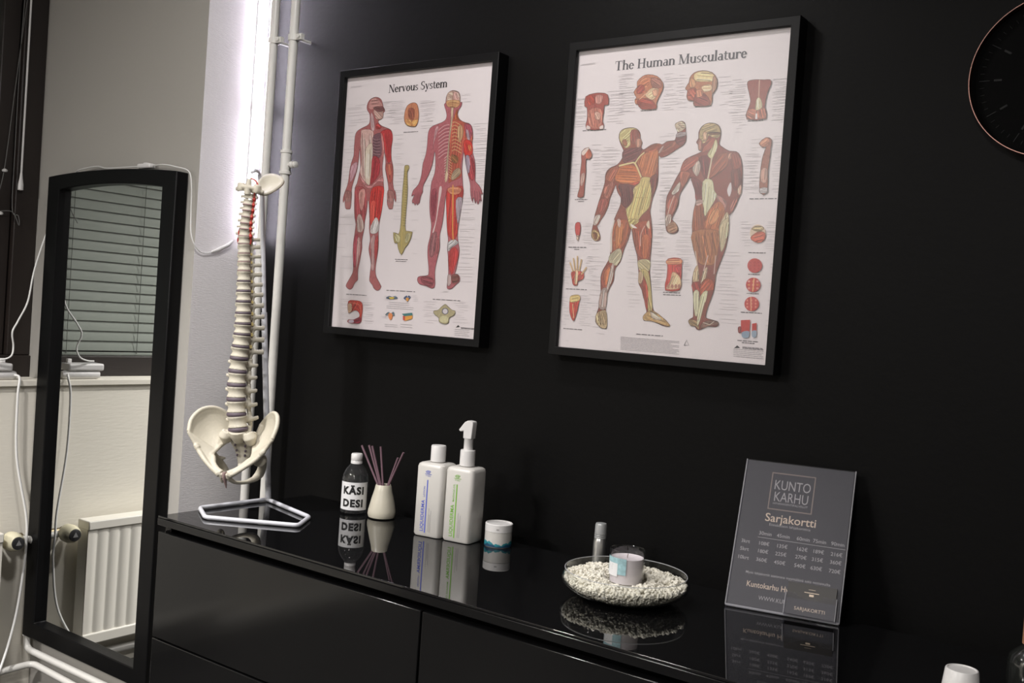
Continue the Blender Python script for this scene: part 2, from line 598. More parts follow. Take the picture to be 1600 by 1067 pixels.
def pipe(name, pts, r, label, clamps=(), couplings=(), mats='pipe'):
    o = thing(name, label, 'pipe', pts[-1] if pts[-1][2] < pts[0][2] else pts[0])
    base = o.location
    MB().tube([Vector(p) - base for p in pts], r, 16).build('pipe_run', MT[mats], o)
    for p in couplings:
        q = Vector(p) - base
        MB().lathe([(r + .001, -0.034), (r + .0045, -0.033), (r + .0045, -0.026), (r + .002, -0.024), (r + .002, 0.024), (r + .0045, 0.026), (r + .0045, 0.033), (r + .001, 0.034)], 20, q).build('coupling', MT[mats], o)
    for p in clamps:
        q = Vector(p) - base
        mm = MB()
        mm.lathe([(r, -0.008), (r + .003, -0.008), (r + .003, 0.008), (r, 0.008)], 20, q)
        mm.box((q.x + r, q.y - 0.006, q.z - 0.008), (q.x + r + 0.024, q.y + 0.006, q.z + 0.008))
        mm.tube([(q.x + 0.004, q.y, q.z), (q.x + 0.004, q.y + 0.058, q.z)], 0.005, 8)
        c = mm.build('clamp', MT[mats], o)
        MB().lathe([(0.0055, 0), (0.0055, 0.006), (0.003, 0.008)], 6, (q.x + r + 0.016, q.y - 0.012, q.z), mtx=Matrix.Rotation(-PI / 2, 3, 'X')).build('screw', MT[mats], c)
    return o


pipe('heating_pipe', [(-0.277, -0.06, 0.02), (-0.277, -0.06, H)], 0.0125, 'white vertical heating pipe nearer the corner, left one of the pair', clamps=[(-0.277, -0.06, 2.02)])
p2 = pipe('heating_pipe', [(-0.193, -0.06, 0.02), (-0.193, -0.06, H)], 0.0125, 'white vertical heating pipe with threaded coupling, right one of the pair', clamps=[(-0.193, -0.06, 2.02)], couplings=[(-0.193, -0.06, 1.675)])
m = MB()
m.tube([(0.01, 0, 0), (0.04, 0, 0)], 0.005, 10)
m.lathe([(0.006, 0), (0.0095, 0.002), (0.0095, 0.009), (0.006, 0.011)], 14, (0.022, 0, 0), mtx=rx)
m.lathe([(0.006, 0), (0.0085, 0.002), (0.0085, 0.008), (0.004, 0.010)], 14, (0.035, 0, 0), mtx=rx)
o = m.build('bleed_valve', MT['pipe'], p2)
o.location = (0, 0, 1.668 - 0.02)


def arc_pts(*pts, r=0.03, k=5):
    P = [Vector(p) for p in pts]
    out = [P[0]]
    for i in range(1, len(P) - 1):
        a = (P[i - 1] - P[i]).normalized() * r
        b = (P[i + 1] - P[i]).normalized() * r
        for j in range(k + 1):
            t = j / k
            out.append((P[i] + a) * (1 - t) ** 2 + P[i] * 2 * t * (1 - t) + (P[i] + b) * t * t)
    out.append(P[-1])
    return out


q = pipe('radiator_pipe', arc_pts((-1.045, -0.33, 0.49), (-1.045, -0.246, 0.485), (-1.058, -0.246, 0.13), (-0.38, -0.242, 0.128), r=0.028), 0.0105, 'white pipe from the thermostat valve down and along under the mirror')
for zz in (0.455, 0.185):
    MB().lathe([(0.0105, -0.012), (0.014, -0.011), (0.014, 0.011), (0.0105, 0.012)], 14, Vector((-1.0465 - 0.0115 * (zz < 0.3), -0.246, zz)) - q.location).build('collar', MT['pipe'], q)
pipe('radiator_pipe', arc_pts((-1.02, -0.39, 0.088), (-1.02, -0.243, 0.092), (-0.38, -0.243, 0.073), r=0.03), 0.0105, 'white pipe running lowest along the wall under the mirror')
lv = thing('lockshield_valve', 'small aged brass valve at the low pipe below the thermostat', 'valve', (-1.02, -0.40, 0.088))
MB().lathe([(0.016, -0.02), (0.018, -0.014), (0.018, 0.012), (0.013, 0.02)], 16, mtx=Matrix.Rotation(PI / 2, 3, 'X')).build('body', MT['brass'], lv)
MB().lathe([(0.012, 0.014), (0.014, 0.016), (0.014, 0.03), (0.009, 0.034)], 8, mtx=rx, smooth=False).build('cap', MT['brass'], lv)
pipe('radiator_pipe', [(-1.05, -0.45, 0.06), (-1.05, -2.3, 0.06)], 0.014, 'white low pipe along the floor below the radiator, seen in the mirror')

# ================================================================= mirror
MX0, MX1, MZ0, MZT, SAG = -1.064, -0.405, 0.176, 1.626, 0.014


def arch(x0, x1, z0, zc, n=18):
    pts = [(x0, z0), (x1, z0)]
    for i in range(n + 1):
        t = i / n
        pts.append((x1 + (x0 - x1) * t, zc + SAG * 4 * t * (1 - t)))
    return pts


mi = thing('wall_mirror', 'tall black framed mirror with gently arched top on the grey wall', 'mirror', ((MX0 + MX1) / 2, YG, MZ0))
ox, oz = (MX0 + MX1) / 2, MZ0
OUT = arch(MX0 - ox, MX1 - ox, 0, MZT - oz)
INN = arch(MX0 - ox + 0.064, MX1 - ox - 0.064, 0.05, MZT - oz - 0.042)
m = MB()
n = len(OUT)
yf, yb = -0.040, -0.001
v = [(x, yf, z) for x, z in OUT] + [(x, yf, z) for x, z in INN] + [(x, yb, z) for x, z in OUT] + [(x, yb, z) for x, z in INN]
f = []
for i in range(n):
    j = (i + 1) % n
    f += [(i, j, n + j, n + i), (2 * n + j, 2 * n + i, 3 * n + i, 3 * n + j), (i, 2 * n + i, 2 * n + j, j), (n + i, n + j, 3 * n + j, 3 * n + i)]
m.add(v, f)
m.build('frame', MT['mirror_frame'], mi, bevel=0.003)
m = MB()
G2 = arch(MX0 - ox + 0.062, MX1 - ox - 0.062, 0.048, MZT - oz - 0.040)
m.prism(G2, -0.018, -0.004)
m.build('mirror_glass', MT['mirror'], mi)

# ================================================================= cables
def cable(name, pts, r, label, cat='cable', m='cable', k=6):
    o = MB().tube(spline(pts, k), r, 8).build(name, MT[m])
    return tag(o, label, cat)


cable('power_cable', [(-1.0, -0.228, 1.632), (-1.035, -0.236, 1.56), (-1.068, -0.250, 1.46), (-1.075, -0.272, 1.37), (-1.071, -0.287, 1.313), (-1.07, -0.300, 1.23), (-1.055, -0.335, 1.17), (-1.052, -0.352, 1.135), (-1.060, -0.342, 1.09), (-1.055, -0.352, 1.06), (-1.065, -0.385, 1.048), (-1.085, -0.42, 1.045)], 0.0028, 'white cable rising from the window sill to the mirror top')
cable('power_cable', [(-1.075, -0.325, 1.002), (-1.058, -0.318, 0.992), (-1.050, -0.325, 0.93), (-1.045, -0.32, 0.75), (-1.028, -0.289, 0.57), (-1.024, -0.285, 0.49), (-1.028, -0.286, 0.40), (-1.02, -0.31, 0.24), (-0.97, -0.38, 0.10), (-0.92, -0.47, 0.006), (-0.82, -0.62, 0.005)], 0.0038, 'white cable hanging from the sill past the thermostat valve')
cable('power_cable', [(-0.99, -1.1, 0.005), (-0.97, -0.8, 0.005), (-0.96, -0.66, 0.005), (-0.95, -0.56, 0.005)], 0.005, 'thicker white cable lying on the floor below the radiator')
ad = thing('power_adapter', 'white power adapter resting on the window sill behind the cable', 'adapter', (-1.105, -0.385, 0.985))
m = MB().box((-0.03, -0.07, 0.028), (0.03, 0.055, 0.052))
m.build('upper_block', MT['white_plastic'], ad, bevel=0.006, seg=3)
m = MB()
m.lathe([(0.0, -0.06), (0.013, -0.059), (0.0148, -0.052), (0.0148, 0.06), (0.011, 0.071), (0, 0.072)], 20, (0.012, 0.0, 0.0148), mtx=Matrix.Rotation(-PI / 2, 3, 'X'))
m.build('lower_block', MT['white_plastic'], ad)
m = MB()
m.box((-0.012, 0.03, 0.052), (0.0, 0.045, 0.066))
m.build('plug', MT['white_plastic'], ad, bevel=0.002)

cable('light_cord', [(-0.98, -0.226, 1.630), (-0.93, -0.24, 1.645), (-0.84, -0.236, 1.655), (-0.76, -0.25, 1.645), (-0.68, -0.24, 1.647), (-0.55, -0.24, 1.648), (-0.48, -0.25, 1.647), (-0.43, -0.245, 1.640), (-0.385, -0.236, 1.628), (-0.37, -0.235, 1.59), (-0.365, -0.235, 1.52), (-0.357, -0.237, 1.46), (-0.352, -0.225, 1.425), (-0.352, -0.20, 1.408), (-0.352, -0.165, 1.412)], 0.0017, 'thin white cord running over the mirror top to the corner light')
sw = thing('cord_switch', 'small white inline switch lying on top of the mirror', 'switch', (-0.578, -0.24, MZT + SAG))
MB().box((-0.032, -0.011, 0.0), (0.032, 0.011, 0.014)).build('body', MT['white_plastic'], sw, bevel=0.005, seg=3)
MB().box((-0.008, -0.006, 0.013), (0.008, 0.006, 0.017)).build('rocker', MT['white_plastic'], sw, bevel=0.002)
tag(MB().tube([(-0.354, -0.168, 1.412), (-0.352, -0.15, 1.419), (-0.351, -0.115, 1.437), (-0.3535, -0.095, 1.452)], [0.003, 0.0055, 0.0055, 0.003], 10).build('cord_connector', MT['white_plastic']), 'white tube connector joining the thin cord to the light strip', 'connector')

# LED strip up the corner
ld = thing('led_strip', 'glowing white light strip up the corner of the textured pillar', 'light strip', (XP + 0.003, -0.05, 1.43))
MB().box((-0.003, -0.006, 0.0), (0.001, 0.006, H - 1.44)).build('backing_tape', MT['white_plastic'], ld)
MB().box((0.001, -0.004, 0.03), (0.0035, 0.004, 0.40)).build('light_band', MT['lead'], ld)
MB().box((0.001, -0.004, 0.425), (0.0035, 0.004, H - 1.45)).build('light_band', MT['lead'], ld)

# ================================================================= spine model
sp = thing('spine_model', 'life size bone coloured spine model with pelvis on a white rod stand', 'anatomical model', (0.028, -0.235, 0.78))
SO = Vector((0.028, -0.235, 0.78))


def L(p):
    return Vector(p) - SO


base_pts = [(0.028, -0.240, 0.7855), (0.022, -0.440, 0.7855), (0.114, -0.494, 0.7855), (0.300, -0.381, 0.7855), (0.246, -0.298, 0.7855)]
bp = []
for i in range(5):
    p0, p1, p2 = (Vector(base_pts[(i + k) % 5]) for k in (-1, 0, 1))
    a, b = (p0 - p1).normalized() * 0.012, (p2 - p1).normalized() * 0.012
    for j in range(5):
        t = j / 4
        bp.append(L((p1 + a) * (1 - t) ** 2 + p1 * 2 * t * (1 - t) + (p1 + b) * t * t))
MB().tube(bp, 0.0052, 12, closed=True).build('base_loop', MT['steel'], sp)
rodp = [(0.027, -0.236, 0.785), (0.001, -0.266, 1.258), (-0.013, -0.283, 1.543), (-0.018, -0.289, 1.588), (-0.014, -0.298, 1.603), (0.004, -0.325, 1.605), (0.016, -0.345, 1.597)]
m = MB()
m.tube([L(p) for p in rodp[:2]], 0.0075, 14)
m.tube([L(p) for p in rodp[1:4]], 0.0055, 12)
m.tube(spline([L(p) for p in rodp[3:]], 4), [0.0045] * 13, 8)
m.build('rod', MT['steel'], sp)

FA = math.radians(-64)
FWD = Vector((math.cos(FA), math.sin(FA), 0))      # the model faces this way
LAT = Vector((-FWD.y, FWD.x, 0))                   # its left, image right
DS = [(0.0384, -0.3549, 0.9712), (0.0345, -0.3593, 1.0077), (0.0325, -0.3616, 1.0441), (0.0317, -0.3626, 1.0793), (0.0318, -0.3625, 1.1121), (0.0331, -0.3609, 1.1442), (0.0342, -0.3596, 1.1731), (0.0353, -0.3584, 1.2028), (0.0355, -0.3582, 1.2285), (0.0349, -0.3588, 1.2541), (0.0343, -0.3596, 1.2821), (0.0336, -0.3604, 1.3076), (0.0328, -0.3613, 1.3316), (0.0321, -0.3621, 1.3564), (0.0314, -0.3629, 1.378), (0.0305, -0.3639, 1.398), (0.0292, -0.3654, 1.4211), (0.0289, -0.3658, 1.4397), (0.0288, -0.3659, 1.4567), (0.0292, -0.3655, 1.4707), (0.0299, -0.3647, 1.4862), (0.0309, -0.3635, 1.5018), (0.0313, -0.363, 1.5158), (0.0319, -0.3623, 1.5298), (0.0322, -0.362, 1.5438)]
DS = [Vector(p) for p in DS]


def vertebra_mesh(kind):
    """unit size: body radius 1 sideways, height 1; x = its left, y = forward"""
    m = MB()
    prof = [(0.0, -0.42), (0.90, -0.42), (1.02, -0.40), (1.0, -0.33), (0.86, -0.15), (0.83, 0.0), (0.86, 0.15), (1.0, 0.33), (1.02, 0.40), (0.90, 0.42), (0.0, 0.42)]
    sy = {'lumbar': 0.75, 'thoracic': 0.95, 'cervical': 0.75}[kind]
    m.lathe(prof, 24, (0, 0, 0), sy=sy)
    if kind == 'lumbar':
        tp, sps, w = 1.75, [(0, -1.6, -0.05), (0, -2.2, -0.15), (0, -2.7, -0.25)], 0.22
    elif kind == 'thoracic':
        tp, sps, w = 1.9, [(0, -1.9, 0.0), (0, -2.6, -0.5), (0, -3.2, -0.95)], 0.2
    else:
        tp, sps, w = 1.75, [(0, -1.6, -0.1), (0, -2.1, -0.25), (0, -2.5, -0.35)], 0.24
    hz = {'lumbar': 0.0, 'thoracic': 0.1, 'cervical': 0.0}[kind]
    for s in (-1, 1):
        m.tube([(0.55 * s, -0.5 * sy, 0.1), (0.7 * s, -1.1, 0.1), (0.6 * s, -1.4, 0.05), (0, -1.75, 0)], [0.28, 0.26, 0.26, 0.25], 8)
        if kind == 'thoracic':
            m.tube([(0.6 * s, -1.1, hz), (1.2 * s, -1.5, 0.15), (tp * s, -2.0, 0.22)], [0.26, 0.22, 0.27], 8)
        elif kind == 'lumbar':
            m.tube([(0.65 * s, -0.95, hz), (1.3 * s, -1.1, 0.05), (tp * s, -1.15, 0.12)], [0.24, 0.17, 0.15], 8)
        else:
            m.tube([(0.6 * s, -0.45, 0), (1.2 * s, -0.4, -0.05), (tp * s, -0.35, -0.12)], [0.30, 0.26, 0.24], 8)
        m.tube([(0.75 * s, -1.25, -0.62), (0.72 * s, -1.3, 0.0), (0.8 * s, -1.2, 0.62)], [0.2, 0.3, 0.22], 8)
    m.tube(sps, [w + 0.06, w, w + 0.05], 8)
    return m


bases = {}
for kind, vx in (('lumbar', 0.075), ('thoracic', 0.08), ('cervical', 0.08)):
    o = vertebra_mesh(kind).build('vertebra', MT['bone'])
    remesh(o, vx, 3)
    bake(o)
    o.data.materials.clear()
    o.data.materials.append(MT['bone'])
    bases[kind] = o.data
    bpy.data.objects.remove(o)
dm = MB().lathe([(0, -0.5), (0.93, -0.5), (1.0, -0.3), (1.03, 0), (1.0, 0.3), (0.93, 0.5), (0, 0.5)], 24).build('disc', MT['disc'])
disc_me = dm.data
bpy.data.objects.remove(dm)
disc_pink = disc_me.copy()
disc_pink.materials[0] = MT['disc_pink']
ner = MB().tube([(0, 0, 0), (0.6, -0.25, -0.15), (1.0, -0.3, -0.6)], [0.25, 0.2, 0.12], 8).build('nerve_root', MT['nerve'])
nerve_me = ner.data
bpy.data.objects.remove(ner)
ner = MB().lathe([(0, -0.5), (0.3, -0.3), (0.42, 0), (0.25, 0.35), (0, 0.5)], 10).build('nerve_root', MT['artery'])
nerve_red = ner.data
bpy.data.objects.remove(ner)


def part(name, me, parent, mtx):
    o = bpy.data.objects.new(name, me)
    COL.objects.link(o)
    o.parent = parent
    o.matrix_local = mtx
    return o


def frame_mtx(p, upv, s):
    z = upv.normalized()
    x = (z * LAT.dot(z) - LAT).normalized()
    y = z.cross(x)
    Rm = Matrix((x, y, z)).transposed().to_4x4()
    return Matrix.Translation(p) @ Rm @ Matrix.Diagonal((s[0], s[1], s[2], 1))


RADS = [0.0245, 0.0242, 0.0238, 0.0232, 0.0226, 0.0218, 0.021, 0.0203, 0.0196, 0.0188, 0.018, 0.0172, 0.0165, 0.016, 0.0155, 0.0150, 0.0147, 0.0135, 0.0128, 0.0124, 0.0122, 0.0122, 0.0124, 0.0124]
for i in range(24):
    a, b = DS[i], DS[i + 1]
    kind = 'lumbar' if i < 5 else ('thoracic' if i < 17 else 'cervical')
    d = b - a
    r = RADS[i]
    c = (a + b) / 2
    t = 0.25 if i < 6 else (0.2 if i < 12 else 0.13)
    part('vertebra', bases[kind], sp, frame_mtx(L(c), d, (r, r, d.length * (1 - t) / 0.84)))
    if i < 23:
        r2 = (r + RADS[max(0, i - 1)]) / 2
        th = 0.0094 if i < 6 else (0.0062 if i < 12 else 0.0036)
        sy = 0.75 if i < 5 else 0.93
        part('disc', disc_me if i < 13 else disc_pink, sp, frame_mtx(L(a), d, (r2, r2 * sy, th)))
    if 5 <= i < 17:
        part('nerve_root', nerve_me, sp, frame_mtx(L(b + LAT * r * 0.85 - FWD * r * 0.75), d, (r * 0.9, r * 0.9, r * 0.9)))
    elif i >= 17:
        o = part('nerve_root', nerve_red, sp, frame_mtx(L(a + LAT * r * 1.1 - FWD * r * 0.2), d, (r * 0.95, r * 0.95, d.length * 0.95)))
        tag(o, 'red nerve root')

# vertebral arteries on both sides of the neck
for s in (-1, 1):
    pts = []
    for i in range(16, 25 if s > 0 else 19):
        r = RADS[min(i, 23)]
        pts.append(L(DS[i] + LAT * s * r * 1.06 - FWD * r * 0.15 + Vector((0, 0, 0.0))))
        if i < (24 if s > 0 else 18):
            pts.append(L((DS[i] + DS[i + 1]) / 2 + LAT * s * r * 1.16 - FWD * r * 0.15))
    if s > 0:
        pts += [L(DS[24] + LAT * s * 0.024 + Vector((0, 0, 0.012))), L(DS[24] + LAT * s * 0.016 + Vector((0, 0, 0.030))), L(DS[24] + LAT * s * 0.004 + FWD * 0.008 + Vector((0, 0, 0.036)))]
    MB().tube(spline(pts, 3), 0.0018, 8).build('vertebral_artery', MT['artery'], sp)

# atlas with its ring and side masses
m = MB()
a0 = Vector((0, 0, 0))
ring = [(0.021 * math.cos(t), 0.016 * math.sin(t) - 0.008, 0.003 * math.sin(t)) for t in [2 * PI * k / 20 for k in range(20)]]
m.tube(ring, 0.0048, 8, closed=True)
for s in (-1, 1):
    m.tube([(0.016 * s, 0, -0.006), (0.0175 * s, 0, 0.0), (0.019 * s, 0.001, 0.011)], [0.009, 0.0095, 0.007], 10)
    m.tube([(0.018 * s, -0.003, 0), (0.031 * s, -0.004, -0.003)], [0.006, 0.0045], 8)
m.tube([(0, 0.006, -0.012), (0, 0.005, 0.008), (0, 0.004, 0.021)], [0.008, 0.0065, 0.004], 10)
o = m.build('atlas', MT['bone'], sp)
remesh(o, 0.0016, 3)
o.matrix_local = frame_mtx(L(DS[24] + Vector((0, 0, 0.010))), Vector((0.1, 0, 1)), (1.15, 1.2, 1.2))
# occipital plate tilted up behind the atlas
OP = [(0.009, -0.3069, 1.5928), (0.0135, -0.2792, 1.605), (0.0412, -0.2677, 1.5953), (0.0571, -0.2902, 1.5743), (0.0618, -0.3343, 1.5482), (0.0432, -0.3472, 1.5519), (0.0317, -0.3434, 1.5605)]
nn = Vector((0.45, -0.42, 0.79)).normalized()
op = spline(OP, 4, True)
ctr = sum(op, Vector()) / len(op)
m = MB()
rings = []
for k, sc in enumerate((1.0, 0.8, 0.55, 0.28)):
    rings.append([L(ctr + (p - ctr) * sc - nn * 0.010 * (1 - sc * sc)) for p in op])
n = len(op)
v = [p for r in rings for p in r] + [L(ctr - nn * 0.010)]
f = []
for k in range(3):
    for i in range(n):
        j = (i + 1) % n
        f.append((k * n + i, k * n + j, (k + 1) * n + j, (k + 1) * n + i))
for i in range(n):
    f.append((3 * n + i, 3 * n + (i + 1) % n, 4 * n))
m.add(v, f, 0, True)
o = m.build('occipital_plate', MT['bone'], sp)
so = o.modifiers.new('thick', 'SOLIDIFY')
so.thickness = 0.007
so.offset = -1
so.use_even_offset = False

# pelvis: two hip bones and the sacrum, cm scaled
PS = 0.0083
PO = DS[0] + Vector((0, 0, -0.004))


def Pv(x, y, z, s=1):
    return L(PO + LAT * (x * s * PS) + FWD * (y * PS) + Vector((0, 0, z * PS)))


def hip(s):
    m = MB()
    nrm = Vector((0.72, -0.6, -0.3))

    def sheet(low, top, rows, thick, bow):
        n = len(low)
        out = []
        for j in range(rows):
            t = j / (rows - 1)
            for i in range(n):
                u = i / (n - 1)
                b = bow * math.sin(PI * t) * math.sin(PI * (0.12 + 0.76 * u))
                out.append((low[i].lerp(top[i], t) + Vector((0.95 * b, -1.15 * b, -0.2 * b)), thick(t, u)))
        k = len(out)
        VV = [Pv(*(p + nrm * (w * 0.5)), s) for p, w in out] + [Pv(*(p - nrm * (w * 0.5)), s) for p, w in out]
        F = []
        for j in range(rows - 1):
            for i in range(n - 1):
                a = j * n + i
                F.append((a, a + 1, a + n + 1, a + n))
                F.append((k + a + 1, k + a, k + a + n, k + a + n + 1))
        for i in range(n - 1):
            F.append((i + 1, i, k + i, k + i + 1))
            a = (rows - 1) * n + i
            F.append((a, a + 1, k + a + 1, k + a))
        for j in range(rows - 1):
            a = j * n
            F.append((a, a + n, k + a + n, k + a))
            a = j * n + n - 1
            F.append((a + n, a, k + a, k + a + n))
        m.add(VV, F, 0, True)

    def tb(pts, rr, nn_=14, k=5):
        P = spline(pts, k)
        m_ = len(pts) - 1
        R = []
        for i in range(len(P)):
            q = i / k
            j = min(int(q), m_ - 1)
            R.append((rr[j] + (rr[j + 1] - rr[j]) * (q - j)) * PS)
        m.tube([Pv(*p, s) for p in P], R, nn_)
    top = [(4.0, -6.6, 1.0), (6.6, -5.6, 4.2), (9.4, -3.0, 5.8), (11.9, 0.0, 5.2), (13.2, 3.0, 2.6), (12.9, 5.0, -0.8)]
    low = [(3.6, -4.8, -3.0), (4.4, -2.4, -3.7), (5.2, -0.3, -4.8), (5.9, 1.3, -6.0), (6.3, 2.6, -6.9), (6.5, 3.4, -7.4)]
    sheet(spline(low, 5), spline(top, 5), 13, lambda t, u: 0.6 + 0.5 * (1 - t) ** 2 + (0.35 if t > 0.9 else 0), 1.0)
    inner = [(5.9, 1.3, -6.0), (5.6, 3.4, -7.8), (4.3, 5.3, -9.4), (2.6, 6.5, -10.7), (1.0, 6.9, -11.6)]
    outer = [(12.9, 5.0, -0.9), (10.9, 4.8, -4.0), (8.6, 5.3, -6.9), (5.4, 6.5, -9.6), (1.6, 7.1, -12.2)]
    sheet(spline(inner, 5), spline(outer, 5), 8, lambda t, u: 1.0, 0.25)
    tb(top, [0.7, 0.62, 0.62, 0.68, 0.7, 0.66], k=7)
    tb(outer, [0.62, 0.55, 0.75, 0.6, 0.75])
    tb([(10.6, 4.9, -4.4), (9.8, 4.9, -5.4)], [0.75, 0.9], k=2)
    tb(low[1:] + inner[1:], [0.6, 0.65, 0.7, 0.75, 0.75, 0.75, 0.72, 0.78, 0.95])
    tb([(1.0, 6.9, -11.5), (0.9, 6.4, -13.0)], [0.95, 0.8], k=3)
    tb([(2.2, 7.2, -11.4), (1.6, 7.1, -12.2)], [0.75, 0.6], k=2)
    # acetabulum, inferior ramus, tuberosity and ischium
    tb([(7.4, 1.0, -7.0), (8.3, 2.4, -7.6), (8.6, 3.2, -8.0)], [1.7, 2.2, 1.7], 18, 3)
    tb([(0.9, 6.3, -13.0), (2.0, 4.0, -14.4), (3.4, 0.4, -14.8), (4.8, -2.8, -14.2)], [0.75, 0.55, 0.6, 0.95])
    tb([(4.8, -2.8, -14.2), (5.6, -4.4, -12.8), (6.6, -3.6, -10.8), (7.4, -1.6, -9.0), (7.8, 0.4, -7.8)], [1.0, 1.35, 1.25, 1.35, 1.7], 16)
    tb([(6.6, -2.6, -9.0), (5.2, -4.0, -9.0)], [0.8, 0.3], k=3)
    # the knobbly ear where the blade meets the sacrum
    tb([(3.9, -5.2, -2.4), (4.2, -5.6, -0.4), (4.6, -6.0, 1.4)], [1.0, 0.9, 0.7], k=4)
    o = m.build('hip_bone', MT['bone'], sp)
    remesh(o, 0.0016, 7)
    return o


hip(1)
hip(-1)
m = MB()
sec = [(0.0, 0.1, 5.0, 2.0), (-1.6, -0.7, 5.1, 2.0), (-3.2, -1.9, 4.4, 1.7), (-5.0, -3.1, 3.4, 1.4), (-6.8, -3.9, 2.7, 1.2), (-8.4, -3.9, 2.1, 1.0), (-10.0, -3.2, 1.2, 0.8), (-11.4, -2.2, 0.8, 0.6), (-12.6, -1.3, 0.4, 0.4)]
v = []
nn_ = 24
for z, y, w, tk in sec:
    for i in range(nn_):
        a = 2 * PI * i / nn_
        v.append(Pv(w * math.cos(a), y - 0.5 + tk * 0.6 * math.sin(a) - 0.05 * (w * math.cos(a)) ** 2, z))
f = []
for j in range(len(sec) - 1):
    for i in range(nn_):
        a, b = j * nn_ + i, j * nn_ + (i + 1) % nn_
        f.append((a, b, b + nn_, a + nn_))
f += [tuple(range(nn_)), tuple(range((len(sec) - 1) * nn_, len(sec) * nn_))]
m.add(v, f, 0, True)
m.tube([Pv(0, 0.3, 0.2), Pv(0, -0.2, -1.2), Pv(0, -1.4, -3.2)], [2.7 * PS, 2.4 * PS, 1.6 * PS], 18)
for s in (-1, 1):
    m.tube([Pv(3.2, 0.0, -0.4, s), Pv(3.9, 0.0, -1.8, s), Pv(3.9, -1.2, -3.6, s)], [1.6 * PS, 2.0 * PS, 1.3 * PS], 16)
    m.tube([Pv(2.4, -2.0, 0.2, s), Pv(2.7, -1.9, 1.6, s)], [0.9 * PS, 0.6 * PS], 10)
o = m.build('sacrum', MT['bone'], sp)
remesh(o, 0.0019, 5)
m = MB()
for s in (-1, 1):
    for (x, y, z) in ((1.7, -1.35, -3.0), (1.6, -2.5, -4.6), (1.4, -3.3, -6.2), (1.2, -3.55, -7.6)):
        c = Pv(x, y + 0.42, z, s)
        m.lathe([(0, -0.0035), (0.0022, -0.003), (0.0030, 0), (0.0022, 0.003), (0, 0.0035)], 10, c)
m.build('foramina_shade_dots', MT['disc'], sp)  # solid dark dots: shade of the holes put in as colour
o = MB().tube([Pv(0, 7.2, -11.2), Pv(0, 7.2, -12.4), Pv(0, 6.4, -13.8), Pv(0.1, 5.6, -16.0)], [0.55 * PS, 0.65 * PS, 0.5 * PS, 0.15 * PS], 10).build('pubic_disc', MT['disc_pink'], sp)

# ================================================================= dresser
DX0, DX1, DYF, DYB, DT = 0.02, 2.43, -0.553, -0.085, 0.78
dr = thing('dresser', 'long high gloss black chest of drawers against the black wall', 'dresser', ((DX0 + DX1) / 2, (DYF + DYB) / 2, 0))
dc = Vector(dr.location)


def db(lo, hi):
    return [a - b for a, b in zip(lo, dc)], [a - b for a, b in zip(hi, dc)]


m = MB()
m.box(*db((DX0 + 0.002, DYF + 0.022, 0.0), (DX0 + 0.022, DYB, DT - 0.021)))
m.box(*db((DX1 - 0.022, DYF + 0.022, 0.0), (DX1 - 0.002, DYB, DT - 0.021)))
m.box(*db((DX0 + 0.022, DYB - 0.01, 0.03), (DX1 - 0.022, DYB, DT - 0.021)))
m.box(*db((DX0 + 0.022, DYF + 0.05, 0.03), (DX1 - 0.022, DYB - 0.01, 0.05)))
m.build('carcass', MT['gloss'], dr, bevel=0.001)
m = MB()
m.box(*db((DX0 + 0.022, DYF + 0.04, DT - 0.06), (DX1 - 0.022, DYF + 0.05, DT - 0.021)))
m.build('recess_rail', MT['gap'], dr)
MB().box(*db((DX0, DYF, DT - 0.021), (DX1, DYB, DT - 0.005))).build('top_panel', MT['gloss'], dr, bevel=0.0012)
MB().box(*db((DX0, DYF + 0.0015, DT - 0.0045), (DX1, DYB, DT))).build('glass_top', MT['glass_top'], dr, bevel=0.0008)
for k in range(3):
    x0 = DX0 + 0.003 + k * 0.803
    for zz0, zz1 in ((0.502, 0.744), (0.256, 0.498), (0.012, 0.252)):
        MB().box(*db((x0, DYF + 0.002, zz0), (x0 + 0.798, DYF + 0.021, zz1))).build('drawer', MT['gloss'], dr, bevel=0.0015)

# ================================================================= framed posters
HOM = {}


def homography(px, w, h):
    uv = [(0, 0), (w, 0), (w, h), (0, h)]
    A = []
    for (x, y), (u, v) in zip(px, uv):
        A.append([x, y, 1, 0, 0, 0, -u * x, -u * y, -u])
        A.append([0, 0, 0, x, y, 1, -v * x, -v * y, -v])
    _, _, Vt = np.linalg.svd(np.array(A))
    return Vt[-1].reshape(3, 3)


